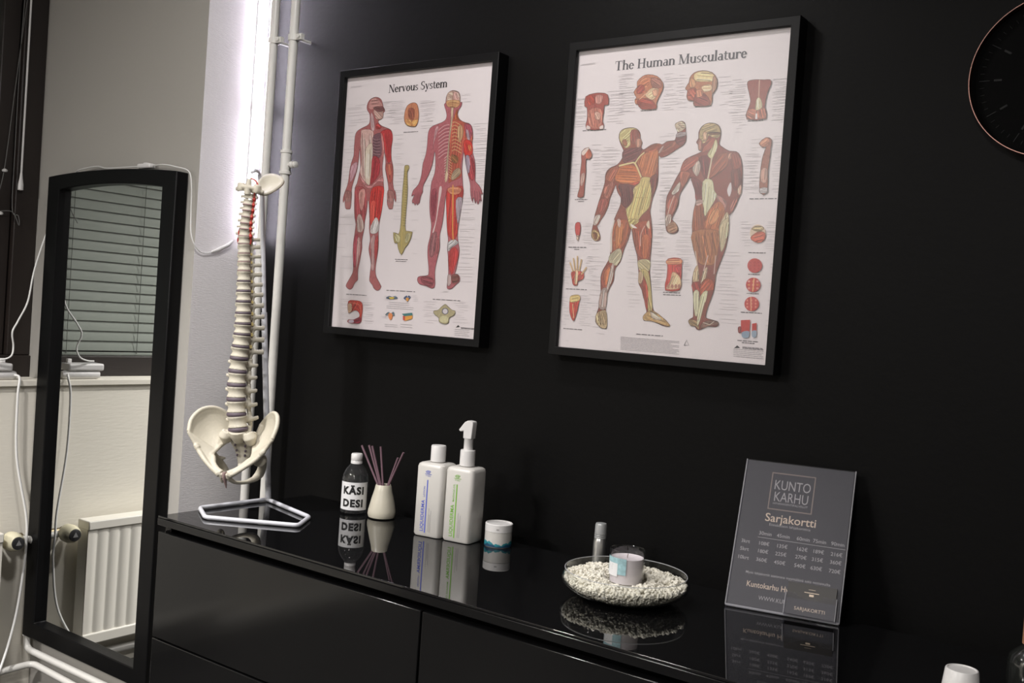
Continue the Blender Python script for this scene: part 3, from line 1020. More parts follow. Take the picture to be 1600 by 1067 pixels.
class Sheet:
    """a printed sheet: paper plus inked shapes in one mesh"""

    def __init__(self, corners, regs, w=0.5, h=0.67):
        self.Hm = homography(corners, w, h)
        self.regs = regs
        self.w, self.h = w, h
        self.v, self.f, self.c = [], [], []
        self.paper((0, 0), (w, h), (224, 214, 216))

    def paper(self, a, b, col):
        self.quad([(a[0], a[1]), (b[0], a[1]), (b[0], b[1]), (a[0], b[1])], col, 0, 0)

    def px(self, x, y):
        r = self.Hm @ np.array([x, y, 1.0])
        return (r[0] / r[2], r[1] / r[2])

    def parse(self, s):
        out = []
        reg = None
        for t in s.replace('|', ' ').split():
            if t.isalpha():
                reg = self.regs.get(t)
                continue
            x, y = (float(q) for q in t.split(','))
            if reg:
                x, y = reg[0] + x / reg[2], reg[1] + y / reg[2]
            out.append(self.px(x, y))
        return out

    def inkc(self, col, a):
        k = 1.05
        g = 0.3 * col[0] + 0.55 * col[1] + 0.15 * col[2]
        col = tuple(q * 0.88 + g * 0.12 for q in col)  # veil of the front glass put into the inks as grey
        return (min(0.85, lin(col[0]) * k), min(0.85, lin(col[1]) * k), min(0.85, lin(col[2]) * k), a)

    def emit(self, pts, tris, col, layer, a):
        k = len(self.v)
        self.n = getattr(self, 'n', 0) + (1 if layer > 1 else 0)
        y = -0.00004 * layer - 0.0000015 * self.n
        self.v += [(u, y, -v) for u, v in pts]
        for t in tris:
            self.f.append(tuple(i + k for i in t))
            self.c.append(self.inkc(col, a))

    def quad(self, pts, col, layer, a=0.0):
        self.emit(pts, [tuple(range(len(pts)))], col, layer, a)

    def poly(self, s, col, layer=3, a=1.0, smooth=3, edge=None):
        p = self.parse(s) if isinstance(s, str) else s
        if smooth:
            p = [(q.x, q.y) for q in spline([(x, y, 0) for x, y in p], smooth, True)]
        tri = geometry.tessellate_polygon([[Vector((x, y, 0)) for x, y in p]])
        self.emit(p, tri, col, layer, a)
        if edge:
            self.stroke(p + [p[0]], edge, tuple(int(q * 0.5) for q in col), layer + 4, 0.6)
        elif a >= 0.4 and smooth:
            self.stroke(p + [p[0]], 0.0009, tuple(int(q * 0.62) for q in col), layer, 0.3)
        if a >= 0.4 and smooth and not edge:
            self.fibres(p, col, layer)

    def fibres(self, p, col, layer):
        """fine strands along the longest direction of a muscle shape"""
        q = np.array(p)
        c = q.mean(0)
        w, v = np.linalg.eigh(np.cov((q - c).T))
        ax, ay = v[:, 1], v[:, 0]
        X, Y = (q - c) @ ax, (q - c) @ ay
        y = Y.min() + 0.0012
        n = len(q)
        while y < Y.max() - 0.0008:
            xs = []
            for i in range(n):
                j = (i + 1) % n
                if (Y[i] <= y) != (Y[j] <= y):
                    xs.append(X[i] + (X[j] - X[i]) * (y - Y[i]) / (Y[j] - Y[i]))
            xs.sort()
            for x0, x1 in zip(xs[::2], xs[1::2]):
                ln = x1 - x0
                if ln < 0.005:
                    continue
                a0 = x0 + ln * random.uniform(0.04, 0.25)
                a1 = x1 - ln * random.uniform(0.04, 0.25)
                f = random.choice((0.55, 0.68, 0.8, 1.2, 1.4))
                pts = []
                for k in range(4):
                    x = a0 + (a1 - a0) * k / 3
                    yy = y + 0.0006 * math.sin(k * 1.3 + y * 900)
                    r = c + ax * x + ay * yy
                    pts.append((float(r[0]), float(r[1])))
                self.stroke(pts, random.uniform(0.0007, 0.0015), tuple(min(250, int(t * f)) for t in col), layer, 0.3)
            y += random.uniform(0.0018, 0.0036)

    def stroke(self, s, wd, col, layer=8, a=0.0, smooth=0):
        p = self.parse(s) if isinstance(s, str) else s
        if smooth:
            p = [(q.x, q.y) for q in spline([(x, y, 0) for x, y in p], smooth)]
        n = len(p)
        L_, R_ = [], []
        for i in range(n):
            a0 = p[max(0, i - 1)]
            b0 = p[min(n - 1, i + 1)]
            dx, dy = b0[0] - a0[0], b0[1] - a0[1]
            d = math.hypot(dx, dy) or 1
            nx, ny = -dy / d * wd / 2, dx / d * wd / 2
            L_.append((p[i][0] + nx, p[i][1] + ny))
            R_.append((p[i][0] - nx, p[i][1] - ny))
        self.emit(L_ + R_, [(i, i + 1, n + i + 1, n + i) for i in range(n - 1)], col, layer, a)

    def disc(self, reg, cx, cy, rx, ry, col, layer=3, a=0.6):
        self.poly(self.parse(reg + ' ' + ' '.join('%.1f,%.1f' % (cx + rx * math.cos(t), cy + ry * math.sin(t)) for t in [2 * PI * i / 20 for i in range(20)])), col, layer, a, 0)

    def dashes(self, zones, col=(196, 188, 191), wd=0.0009):
        for x0, y0, x1, y1, n in zones:
            for i in range(n):
                t = (i + random.random() * 0.7) / n
                y = y0 + (y1 - y0) * t
                ln = random.uniform(0.35, 1.0)
                o = random.uniform(0, 1 - ln)
                a = self.px(x0 + (x1 - x0) * o, y)
                b = self.px(x0 + (x1 - x0) * (o + ln), y)
                self.stroke([a, (b[0], a[1] + random.uniform(-0.001, 0.001))], wd, col, 1)

    def caption(self, items, col=(95, 88, 92), wd=0.0017):
        for x0, y0, x1, y1 in items:
            a, b = self.px(x0, y0), self.px(x1, y1)
            t = 0
            while t < 0.98:
                e = min(1, t + random.uniform(0.08, 0.24))
                self.stroke([(a[0] + (b[0] - a[0]) * t, a[1]), (a[0] + (b[0] - a[0]) * e, a[1])], wd, col, 1)
                t = e + 0.035

    def lines(self, x0, y0, x1, y1, n, col=(150, 145, 148), wd=0.0010):
        for i in range(n):
            t = i / max(1, n - 1)
            a, b = self.px(x0, y0 + (y1 - y0) * t), self.px(x1 - (x1 - x0) * (0.35 * random.random() if i % 3 == 2 else 0.0), y0 + (y1 - y0) * t)
            x = a[0]
            while x < b[0] - 0.001:
                e = min(b[0], x + random.uniform(0.003, 0.012))
                self.stroke([(x, a[1]), (e, a[1])], wd, col, 1)
                x = e + 0.0009

    def build(self, name, parent):
        me = bpy.data.meshes.new(name)
        me.from_pydata(self.v, [], self.f)
        me.materials.append(MT['print1'])
        ca = me.color_attributes.new('ink', 'FLOAT_COLOR', 'CORNER')
        k = 0
        for p, c in zip(me.polygons, self.c):
            for _ in range(p.loop_total):
                ca.data[k].color = c
                k += 1
        bm = bmesh.new()
        bm.from_mesh(me)
        for fc in bm.faces:
            fc.normal_update()
            if fc.normal.y > 0:
                fc.normal_flip()
        bm.to_mesh(me)
        bm.free()
        o = bpy.data.objects.new(name, me)
        COL.objects.link(o)
        o.parent = parent
        return o


# serif letters for the poster titles, built from stems, bars and bowls
def serif_text(s):
    """list of convex/concave polygons in em units and the width"""
    polys = []
    X, XH, CH, AH = [0.0], 0.45, 0.68, 0.72
    TK, TN = 0.138, 0.056

    def rect(x0, y0, x1, y1):
        polys.append([(X[0] + x0, y0), (X[0] + x1, y0), (X[0] + x1, y1), (X[0] + x0, y1)])

    def ser(x, y, w=0.25):
        rect(x - w / 2, min(y, y + (0.034 if y < 0.2 else -0.034)), x + w / 2, max(y, y + (0.034 if y < 0.2 else -0.034)))

    def stem(x, y0, y1, w=TK):
        rect(x - w / 2, y0, x + w / 2, y1)

    def ring(cx, cy, rx, ry, a0=0, a1=360, tk=TK, tn=TN):
        n = max(6, int((a1 - a0) / 12))
        for i in range(n):
            t0, t1 = (math.radians(a0 + (a1 - a0) * k / n) for k in (i, i + 1))
            irx, iry = rx - tk, ry - tn
            polys.append([(X[0] + cx + rx * math.cos(t0), cy + ry * math.sin(t0)), (X[0] + cx + rx * math.cos(t1), cy + ry * math.sin(t1)), (X[0] + cx + irx * math.cos(t1), cy + iry * math.sin(t1)), (X[0] + cx + irx * math.cos(t0), cy + iry * math.sin(t0))])

    def slant(x0, y0, x1, y1, w):
        polys.append([(X[0] + x0 - w / 2, y0), (X[0] + x0 + w / 2, y0), (X[0] + x1 + w / 2, y1), (X[0] + x1 - w / 2, y1)])

    def hump(x0, x1):
        ring((x0 + x1) / 2, XH - 0.17, (x1 - x0) / 2 + TK / 2, 0.18, 0, 150)
        stem(x1, 0, XH - 0.165)
        ser(x1, 0, 0.2)

    def lead(x, top=XH):
        stem(x, 0, top)
        ser(x, 0, 0.22)
        rect(x - 0.11, top - 0.034, x, top)
    for ch in s:
        if ch == ' ':
            X[0] += 0.26
            continue
        if ch == 'T':
            stem(.31, 0, CH); ser(.31, 0, .3); rect(.02, CH - .045, .60, CH); rect(.02, CH - .2, .055, CH); rect(.565, CH - .2, .60, CH); w = .64
        elif ch == 'H':
            for x in (.15, .57):
                stem(x, 0, CH); ser(x, 0, .26); ser(x, CH, .26)
            rect(.15, .33, .57, .375); w = .74
        elif ch == 'M':
            stem(.12, 0, CH, .05); stem(.72, 0, CH); slant(.42, 0.02, .14, CH, .13); slant(.42, 0.02, .70, CH, .05)
            for x in (.12, .72):
                ser(x, 0, .24); ser(x, CH, .24)
            w = .88
        elif ch == 'N':
            stem(.12, 0, CH, .05); stem(.6, 0, CH, .05); slant(.6, 0, .14, CH, .14); ser(.12, 0, .22); ser(.12, CH, .2); ser(.6, CH, .22); w = .73
        elif ch == 'S':
            ring(.27, CH - .175, .22, .185, 40, 270, .11, .05); ring(.27, .175, .22, .185, -140, 90, .12, .05); rect(.42, CH - .2, .45, CH); rect(.05, 0, .08, .2); w = .54
        elif ch == 'h':
            lead(.13, AH); hump(.13, .43); w = .56
        elif ch == 'n':
            lead(.13); hump(.13, .43); w = .56
        elif ch == 'm':
            lead(.13); hump(.13, .42); hump(.42, .71); w = .84
        elif ch == 'r':
            lead(.13); ring(.29, XH - .16, .17, .17, 40, 150, .1, .05); ring(.37, XH - .07, .055, .06, 0, 360, .054, .058); w = .43
        elif ch == 'e':
            ring(.24, XH / 2, .215, .235, 0, 325); rect(.06, .23, .43, .265); w = .48
        elif ch == 'o':
            ring(.25, XH / 2, .23, .235); w = .51
        elif ch == 'c':
            ring(.25, XH / 2, .23, .235, 45, 320); ring(.37, XH - .09, .055, .06, 0, 360, .054, .058); w = .46
        elif ch == 'a':
            stem(.35, .03, XH - .13); ring(.24, XH - .14, .168, .15, 0, 150, .11, .045); ring(.215, .135, .175, .145, 0, 360, .11, .04); rect(.30, 0, .46, .034); w = .48
        elif ch == 'u':
            stem(.13, .17, XH); rect(.02, XH - .034, .13, XH); ring(.27, .17, .2, .18, 180, 340, TK, TN); stem(.43, 0, XH); rect(.33, XH - .034, .43, XH); rect(.43, 0, .54, .034); w = .57
        elif ch == 's':
            ring(.19, XH - .12, .15, .125, 40, 270, .09, .045); ring(.19, .12, .155, .125, -140, 90, .095, .045); rect(.29, XH - .13, .315, XH); rect(.04, 0, .065, .13); w = .39
        elif ch == 'l':
            lead(.13, AH); w = .27
        elif ch == 't':
            stem(.15, .1, .58, .1); rect(.02, XH - .04, .32, XH); ring(.255, .13, .155, .135, 180, 320, .1, .05); w = .35
        elif ch == 'v':
            slant(.25, 0, .1, XH, .12); slant(.25, 0, .4, XH, .05); ser(.1, XH, .2); ser(.4, XH, .16); w = .5
        elif ch == 'y':
            slant(.27, 0, .1, XH, .12); slant(.14, -.2, .42, XH, .05); ser(.1, XH, .2); ser(.42, XH, .16); ring(.11, -.15, .06, .06, 0, 360, .058, .058); w = .52
        else:
            w = .4
        X[0] += w - 0.035
    return polys, X[0]


def title(sh, s, pa, pb, col):
    a, b = sh.px(*pa), sh.px(*pb)
    polys, w = serif_text(s)
    k = (b[0] - a[0]) / w
    for p in polys:
        sh.quad([(a[0] + x * k, a[1] - y * k) for x, y in p], col, 6)


def framed(name, label, x0, z1, sheet):
    w, h, bar, dep = sheet.w, sheet.h, 0.019, 0.040
    t = thing(name, label, 'poster', (x0 + w / 2, 0, z1 - h))
    m = MB()
    hw, y_f = w / 2, -dep
    # paper opening sits inside the bars
    Oo = [(-hw - bar, -bar), (hw + bar, -bar), (hw + bar, h + bar), (-hw - bar, h + bar)]
    I = [(-hw, 0), (hw, 0), (hw, h), (-hw, h)]
    v = [(x, y_f, z) for x, z in Oo] + [(x, y_f, z) for x, z in I] + [(x, -0.001, z) for x, z in Oo] + [(x, -0.001, z) for x, z in I]
    f = []
    for i in range(4):
        j = (i + 1) % 4
        f += [(i, j, 4 + j, 4 + i), (8 + j, 8 + i, 12 + i, 12 + j), (i, 8 + i, 8 + j, j), (4 + i, 4 + j, 12 + j, 12 + i)]
    m.add(v, f)
    m.build('frame', MT['frame'], t, bevel=0.0012)
    MB().box((-hw - 0.004, -0.026, -0.004), (hw + 0.004, -0.020, h + 0.004)).build('backing_board', MT['dark'], t)
    o = sheet.build('poster_sheet', t)
    o.location = (-hw, -0.0275, h)
    MB().box((-hw - 0.003, -0.0335, -0.003), (hw + 0.003, -0.0325, h + 0.003)).build('front_pane', MT['pane'], t)
    return t


# ---- chart one
S1 = Sheet([(542.1, 124), (775.4, 93.2), (743.7, 532.3), (512.2, 511.6)],
           dict(A=(530, 140, 6.67), B=(530, 290, 6.67), C=(635, 130, 6.277), D=(635, 290, 6.277), E=(600, 150, 3.95), F=(510, 440, 6.4)))
title(S1, 'Nervous System', (605.5, 145.2), (698.3, 136.2), (28, 24, 28))
S1.dashes([(540, 165, 576, 200, 9), (533, 205, 556, 300, 14), (522, 330, 548, 430, 6), (594, 158, 618, 185, 12), (611, 210, 630, 345, 26), (606, 158, 632, 195, 14), (655, 156, 680, 190, 14), (640, 255, 652, 400, 10), (655, 188, 690, 292, 18), (736, 190, 766, 300, 30), (708, 300, 742, 442, 24), (720, 142, 737, 160, 4), (527, 468, 541, 505, 12), (561, 472, 580, 508, 14), (658, 470, 682, 506, 10), (706, 470, 734, 506, 10), (596, 462, 608, 470, 4), (642, 462, 650, 472, 4), (590, 490, 604, 500, 4), (686, 455, 700, 458, 2), (662, 420, 672, 440, 3), (545, 137, 565, 139, 2)])
S1.caption([(536, 460.5, 568, 462.5), (600, 454, 646, 456), (674, 468, 718, 471.5), (629, 206, 652, 204), (614, 405, 634, 406), (615, 408, 632, 409)])
S1.lines(604, 473, 637, 476, 2)
S1.lines(600, 479, 643, 482, 2)
S1.lines(597, 508, 617, 511, 2)
S1.lines(622, 508, 641, 512, 2)
S1.lines(709, 516, 733, 525, 4)
S1.poly('F 1285,470 1310,443 1328,462', (50, 46, 48), 3, 0, 0)
S1.lines(719, 513.2, 743, 514.5, 2, (110, 105, 108), 0.0016)
FIG = (170, 92, 92)
S1.poly('A 375,80 425,100 445,150 450,180 468,220 452,240 445,290 420,312 400,320 398,345 430,375 480,395 525,415 543,455 545,520 535,580 530,650 532,720 545,780 550,860 545,950 550,1010 560,1050 B 567,50 578,110 574,165 565,150 556,120 548,180 540,235 525,240 505,240 490,215 482,170 485,110 495,50 497,10 A 490,960 475,880 465,820 470,760 465,700 455,650 445,720 435,800 438,880 445,960 450,1040 B 450,50 440,150 425,250 405,350 392,420 388,480 388,560 385,650 372,740 358,820 352,890 360,950 385,1000 410,1050 F 522,55 505,85 475,92 445,65 B 320,1040 290,1000 290,960 297,900 305,820 295,740 283,660 300,570 295,500 290,440 295,350 292,250 288,160 280,160 275,200 262,290 245,370 240,440 222,520 212,580 213,650 200,720 185,800 170,870 165,930 165,985 140,1010 110,1060 F 240,55 215,80 190,78 168,55 B 45,1030 80,970 112,910 118,850 118,760 117,680 125,580 140,480 150,400 138,330 135,230 138,130 145,20 A 165,980 190,880 205,800 203,720 200,640 195,620 190,700 180,770 165,850 140,930 115,1010 108,1060 B 108,60 110,100 105,150 95,235 75,245 45,240 38,200 35,150 20,180 18,140 30,90 45,50 A 65,1000 80,930 92,840 110,760 135,690 140,610 148,520 155,470 180,430 230,400 280,375 305,345 310,290 305,250 285,220 278,185 290,140 320,100', FIG, 2, 1, 2, 0.0011)
S1.poly('A 225,420 340,430 335,560 330,690 315,850 300,970 240,950 200,860 215,760 215,640 205,560 215,480', (206, 165, 156), 3)
S1.poly('A 330,560 330,720 318,850 300,985 262,975 250,850 255,700 270,600', (210, 190, 170), 4, 0.5)
S1.poly('A 345,480 420,450 435,520 430,640 405,705 335,690 335,560', (118, 76, 86), 3)
for i in range(6):
    S1.stroke('A 340,%d 370,%d 415,%d' % (510 + i * 30, 522 + i * 30, 512 + i * 32), 0.0012, (170, 130, 135), 6, 0, 3)
S1.poly('A 335,695 400,715 410,800 400,880 350,950 305,985 318,850', (165, 45, 55), 3)
S1.poly('A 440,520 420,440 500,410 540,450 543,530 528,600 528,720 500,760 478,700 460,600', (186, 48, 50), 4)
S1.poly('A 420,460 438,470 452,560 450,680 435,700 440,600', (205, 120, 115), 5)
S1.poly('A 475,770 540,780 545,870 530,960 500,960 480,860', (178, 82, 74), 4)
S1.poly('A 500,770 520,790 525,880 505,880 490,820', (205, 110, 85), 5)
S1.poly('B 330,20 445,10 438,150 425,250 400,350 375,400 340,410 305,400 298,250 300,160', (205, 50, 46), 4)
S1.poly('B 345,150 360,200 345,380 315,400 305,300 310,180', (225, 78, 66), 5)
S1.poly('B 150,20 250,30 262,180 250,300 235,380 200,400 150,350 140,200', (176, 74, 78), 3)
S1.poly('B 190,60 250,40 235,200 210,260 190,180', (206, 140, 132), 4)
S1.poly('B 165,330 200,300 237,410 215,480 165,470', (192, 160, 152), 5, 0.5)
S1.poly('B 310,420 360,330 390,370 390,460 350,500 305,490', (206, 196, 192), 5, 0.5)
S1.poly('B 305,560 350,520 345,750 335,880 305,860 312,700', (184, 140, 138), 4)
S1.poly('B 350,570 385,520 380,660 360,770 345,750', (188, 72, 72), 5)
S1.poly('B 125,580 165,500 175,640 160,800 125,850 120,700', (176, 72, 84), 4)
S1.poly('B 165,560 195,560 190,680 165,820 150,840', (200, 155, 150), 5)
S1.poly('A 295,190 320,110 370,90 420,120 442,170 380,185 330,205', (186, 128, 122), 3)
S1.poly('A 350,215 440,190 443,290 400,312 370,290', (188, 145, 134), 4, 0.5)
S1.poly('A 345,190 435,175 465,212 400,230', (118, 72, 72), 5)
S1.poly('A 325,240 350,300 355,420 325,415 318,320', (206, 168, 170), 4, 0.4)
S1.poly('A 370,370 395,350 430,395 380,410', (175, 58, 58), 4)
for q in ('B 45,60 105,70 98,160 45,160', 'B 490,50 555,60 545,160 490,160'):
    S1.poly(q, (152, 98, 94), 4)
for x in (52, 66, 80, 94, 500, 514, 528, 542):
    S1.stroke('B %d,130 %d,235' % (x, x - 2), 0.0012, (205, 160, 152), 7)
S1.poly('A 190,880 240,950 300,1000 340,980 420,900 440,900 445,960 380,960 310,1030 240,990', (204, 130, 130), 4)
S1.poly('A 110,800 175,760 140,900 95,960', (190, 140, 150), 4)
# the back view
S1.poly('C 470,60 515,75 530,120 530,175 547,170 540,210 520,240 508,265 505,310 530,345 570,370 615,378 645,410 655,470 650,560 652,660 672,730 680,820 678,900 680,950 715,985 740,1030 748,1060 D 755,60 745,75 735,60 738,110 742,145 725,120 712,165 700,165 690,130 682,165 672,140 660,100 652,145 640,120 632,70 628,20 C 630,1010 625,960 605,880 585,790 575,710 565,660 555,720 545,820 550,920 555,1010 D 557,30 550,120 530,250 510,370 500,450 500,520 515,600 515,660 500,740 480,830 470,865 500,870 520,900 515,940 480,970 440,1010 400,1015 390,990 398,930 405,880 405,800 402,690 395,600 405,530 398,470 392,380 388,250 385,100 376,110 365,230 345,370 325,450 318,500 320,600 300,690 280,770 268,850 270,960 260,1000 230,1008 180,985 120,970 95,940 95,905 120,890 175,885 205,870 205,780 197,690 200,590 220,510 232,430 235,370 222,270 220,150 228,50 C 230,1040 240,960 270,880 280,800 280,700 272,660 262,720 245,800 215,880 180,950 155,1000 150,1060 D 155,50 130,100 118,165 108,160 100,185 85,165 75,188 62,160 50,165 45,140 70,80 40,100 45,75 C 60,1040 110,985 140,890 155,780 185,690 200,590 208,490 230,430 280,400 345,375 385,345 395,300 385,250 370,200 385,180 390,130 410,85 440,65', (176, 90, 98), 2, 1, 2, 0.0011)
S1.poly('C 450,330 520,350 600,380 650,430 648,560 570,560 545,680 530,800 540,900 440,950 410,960 425,800 420,600 440,450', (180, 78, 58), 3)
for i in range(9):
    y = 380 + i * 34
    S1.stroke('C 445,%d 480,%d 540,%d' % (y, y - 12, y + 22), 0.0017, (206, 158, 105), 5, 0, 3)
    S1.stroke('C 420,%d 370,%d 310,%d' % (y + 14, y + 26, y + 72), 0.0014, (214, 165, 165), 5, 0, 3)
    S1.stroke('C 418,%d 375,%d 320,%d' % (y + 30, y + 44, y + 88), 0.0012, (128, 66, 80), 5, 0, 3)
for i in range(9):
    y = 700 + i * 26
    S1.stroke('C 400,%d 370,%d' % (y, y + 26), 0.0014, (216, 190, 175), 6)
    S1.stroke('C 412,%d 445,%d' % (y, y + 24), 0.0012, (212, 165, 110), 6)
S1.poly('C 440,220 462,220 455,340 430,500 415,650 405,800 400,930 375,950 390,760 405,640 420,480 438,340', (208, 178, 146), 6, 0.6)
S1.poly('C 405,90 470,65 520,90 525,175 470,215 398,190', (192, 160, 142), 4, 0.5)
S1.poly('C 465,80 505,80 520,150 465,160', (210, 160, 150), 5, 0.4)
S1.poly('C 402,160 520,158 512,215 450,228 400,212', (202, 145, 96), 6, 0.6)
S1.stroke('C 460,75 456,160 450,225', 0.0012, (130, 75, 60), 7)
S1.poly('C 500,240 470,330 520,350 505,300', (170, 80, 45), 4)
S1.poly('C 580,380 640,400 650,480 610,545 575,440', (152, 62, 76), 4)
S1.poly('C 590,440 615,460 625,540 600,530', (180, 150, 160), 5, 0.4)
S1.poly('C 570,550 640,560 650,680 570,685', (206, 44, 36), 5)
S1.poly('C 610,590 635,600 640,650 615,640', (222, 110, 60), 6)
S1.poly('C 580,690 625,690 668,760 672,900 640,940 600,850', (172, 52, 60), 4)
S1.poly('C 585,700 620,705 625,820 610,870 588,800', (152, 132, 148), 5, 0.6)
S1.poly('C 440,900 470,840 520,820 535,860 510,900 450,940', (172, 145, 115), 6, 0.6)
S1.poly('C 505,420 545,400 560,480 530,560 505,520', (190, 140, 100), 5, 0.6)
S1.poly('C 440,690 505,710 500,770 450,760', (150, 95, 55), 6)
S1.poly('C 280,440 315,420 270,560 255,640', (210, 150, 155), 4)
S1.poly('D 390,40 480,0 555,0 548,120 500,130 495,350 500,460 460,530 440,520 400,460 392,300', (192, 52, 46), 3)
S1.poly('D 400,20 470,0 540,20 510,70 430,70', (205, 120, 90), 4)
S1.poly('D 448,0 462,0 460,200 456,400 462,530 446,480 447,200', (218, 145, 66), 6, 0.3)
S1.poly('D 485,130 548,110 532,230 510,350 495,330', (164, 148, 158), 5, 0.5)
S1.poly('D 410,545 470,520 505,560 440,600 405,640 400,590', (178, 172, 172), 5, 0.4)
S1.poly('D 420,640 480,600 508,680 470,800 440,870 410,780', (192, 52, 52), 4)
S1.poly('D 320,10 345,20 312,200 292,320 265,440 248,450 282,330 302,180', (216, 190, 188), 5, 0.3)
S1.poly('D 240,480 290,460 270,640 235,700 215,640', (150, 92, 96), 4)
S1.poly('D 240,60 290,30 285,180 265,330 240,320', (166, 66, 82), 3)
S1.poly('D 285,520 318,500 310,640 280,700', (190, 100, 105), 4)
S1.poly('D 130,905 200,890 260,930 230,990 150,960', (142, 66, 74), 4)
S1.poly('D 440,880 500,875 510,930 450,960', (125, 72, 66), 4)
S1.poly('D 400,880 430,880 425,970 398,980', (175, 150, 148), 5, 0.5)
for x in (62, 78, 92, 108):
    S1.stroke('D %d,165 %d,60' % (x, x + 25), 0.0012, (140, 78, 88), 7)
for x in (655, 680, 705, 730):
    S1.stroke('D %d,155 %d,40' % (x, x - 8), 0.0013, (120, 72, 80), 7)
# small figures
S1.poly('E 170,40 200,45 212,90 210,140 195,180 170,185 140,178 122,150 125,100 140,60', (196, 122, 86), 3, 1, 3, 0.001)
S1.poly('E 128,140 165,150 166,182 135,172', (212, 146, 84), 4)
S1.poly('E 170,150 208,140 195,176 172,182', (212, 146, 84), 4)
S1.poly('E 150,75 185,80 180,140 150,130', (160, 86, 66), 4)
S1.stroke('E 168,50 166,120 168,182', 0.001, (110, 62, 50), 6)
S1.poly('E 125,425 148,425 148,445 138,470 140,560 134,660 124,760 126,830 168,836 142,910 120,935 98,980 78,940 72,905 55,905 48,840 80,850 92,810 98,740 106,600 116,500 120,450', (170, 152, 92), 3, 1, 2, 0.001)
for i in range(22):
    S1.stroke('E %.0f,%.0f %.0f,%.0f' % (121 - i * 0.9, 460 + i * 16, 140 - i * 0.6, 464 + i * 16), 0.0011, (120, 104, 62), 7)
S1.stroke('E 133,440 118,640 104,820 98,970', 0.002, (196, 168, 90), 8)
S1.poly('E 60,850 85,860 88,900 62,895', (186, 176, 130), 5, 0.5)
S1.poly('E 130,850 158,848 138,900 122,900', (186, 176, 130), 5, 0.5)
S1.poly('F 190,205 260,195 320,210 335,260 325,350 305,425 190,420 190,390 250,390 300,360 298,320 270,295 235,300 190,320', (190, 62, 52), 3)
S1.poly('F 190,230 225,235 222,300 190,315', (204, 164, 132), 4, 0.5)
S1.poly('F 240,395 310,365 305,425 240,422', (150, 40, 60), 4)
S1.poly('F 195,395 240,395 240,420 195,420', (190, 175, 190), 4, 0)
S1.stroke('F 200,215 260,225 310,250 318,330', 0.0012, (226, 130, 100), 6, 0, 3)
S1.stroke('F 225,255 270,250 305,290', 0.0012, (120, 26, 34), 6, 0, 3)
S1.poly('F 575,168 610,150 640,160 670,150 692,172 650,178 610,178', (92, 112, 132), 3, 0.5)
S1.poly('F 605,162 660,162 645,178 620,178', (212, 182, 62), 4, 0)
S1.poly('F 755,170 785,145 795,165 805,145 825,160 805,180 795,205 780,190', (72, 92, 132), 3, 0.5)
S1.poly('F 778,168 806,168 800,198 785,198', (222, 150, 60), 4, 0)
S1.poly('F 597,335 615,320 638,335 634,375 615,392 600,370', (226, 132, 72), 4, 0.3)
S1.poly('F 566,338 600,312 612,335 588,342', (112, 132, 142), 3, 0.4)
S1.poly('F 622,335 648,310 660,345 636,345', (112, 132, 142), 3, 0.4)
S1.poly('F 745,350 772,345 770,402 745,390', (206, 72, 52), 4, 0.3, 0)
S1.poly('F 768,355 845,345 840,380 768,402', (226, 152, 52), 5, 0.3, 0)
S1.poly('F 735,330 840,318 846,346 760,354', (62, 122, 122), 6, 0.3, 0)
S1.poly('F 1180,232 1210,255 1250,290 1282,300 1272,340 1222,370 1212,420 1170,432 1118,410 1113,370 1068,330 1063,300 1108,290 1140,260', (170, 158, 118), 3, 1, 3, 0.001)
S1.disc('F', 1180, 303, 34, 34, (100, 96, 110), 5)
S1.disc('F', 1180, 303, 25, 26, (206, 198, 204), 6, 0)
S1.disc('F', 1168, 385, 45, 36, (198, 190, 145), 6)
framed('nervous_system_poster', 'black framed anatomy chart titled Nervous System with two red figures', -0.003, 1.900, S1)

# ---- chart two
S2 = Sheet([(904.1, 76.2), (1236.7, 43.9), (1201.8, 570.3), (871.7, 541)],
           dict(G=(915, 180, 6.277), H=(915, 340, 5.927), I=(1030, 180, 5.614), J=(1060, 340, 5.77), K=(870, 90, 4.324), L=(870, 200, 3.333), M=(1140, 200, 2.88), N=(870, 500, 4.324), Q=(850, 300, 3.556)))
title(S2, 'The Human Musculature', (960.0, 106.8), (1165.5, 91.0), (66, 62, 70))
S2.dashes([(893, 148, 916, 196, 12), (948, 138, 976, 192, 14), (966, 112, 992, 174, 20), (1035, 112, 1060, 172, 14), (1056, 114, 1074, 168, 12), (1122, 116, 1146, 168, 7), (1138, 124, 1168, 192, 20), (1204, 122, 1236, 192, 30), (884, 224, 906, 302, 18), (924, 222, 940, 302, 18), (938, 224, 970, 332, 30), (1030, 205, 1062, 342, 26), (1030, 280, 1050, 365, 18), (1148, 194, 1168, 206, 3), (1160, 238, 1186, 302, 14), (1168, 214, 1190, 302, 15), (1206, 212, 1228, 302, 22), (882, 344, 898, 378, 10), (910, 344, 926, 378, 10), (878, 398, 892, 442, 12), (914, 396, 932, 444, 12), (877, 462, 890, 508, 11), (904, 458, 924, 510, 14), (918, 378, 946, 522, 18), (980, 355, 1002, 482, 20), (1018, 345, 1044, 402, 12), (1056, 340, 1088, 402, 16), (1018, 403, 1044, 452, 18), (1064, 403, 1082, 442, 12), (1118, 385, 1158, 505, 20), (1158, 343, 1178, 384, 10), (1196, 343, 1224, 392, 14), (1205, 403, 1220, 427, 5), (1203, 434, 1218, 456, 4), (1201, 462, 1216, 482, 4), (1199, 497, 1214, 532, 5), (888, 350, 950, 352, 1), (906, 96, 932, 98, 2), (874, 531, 890, 533, 1)])
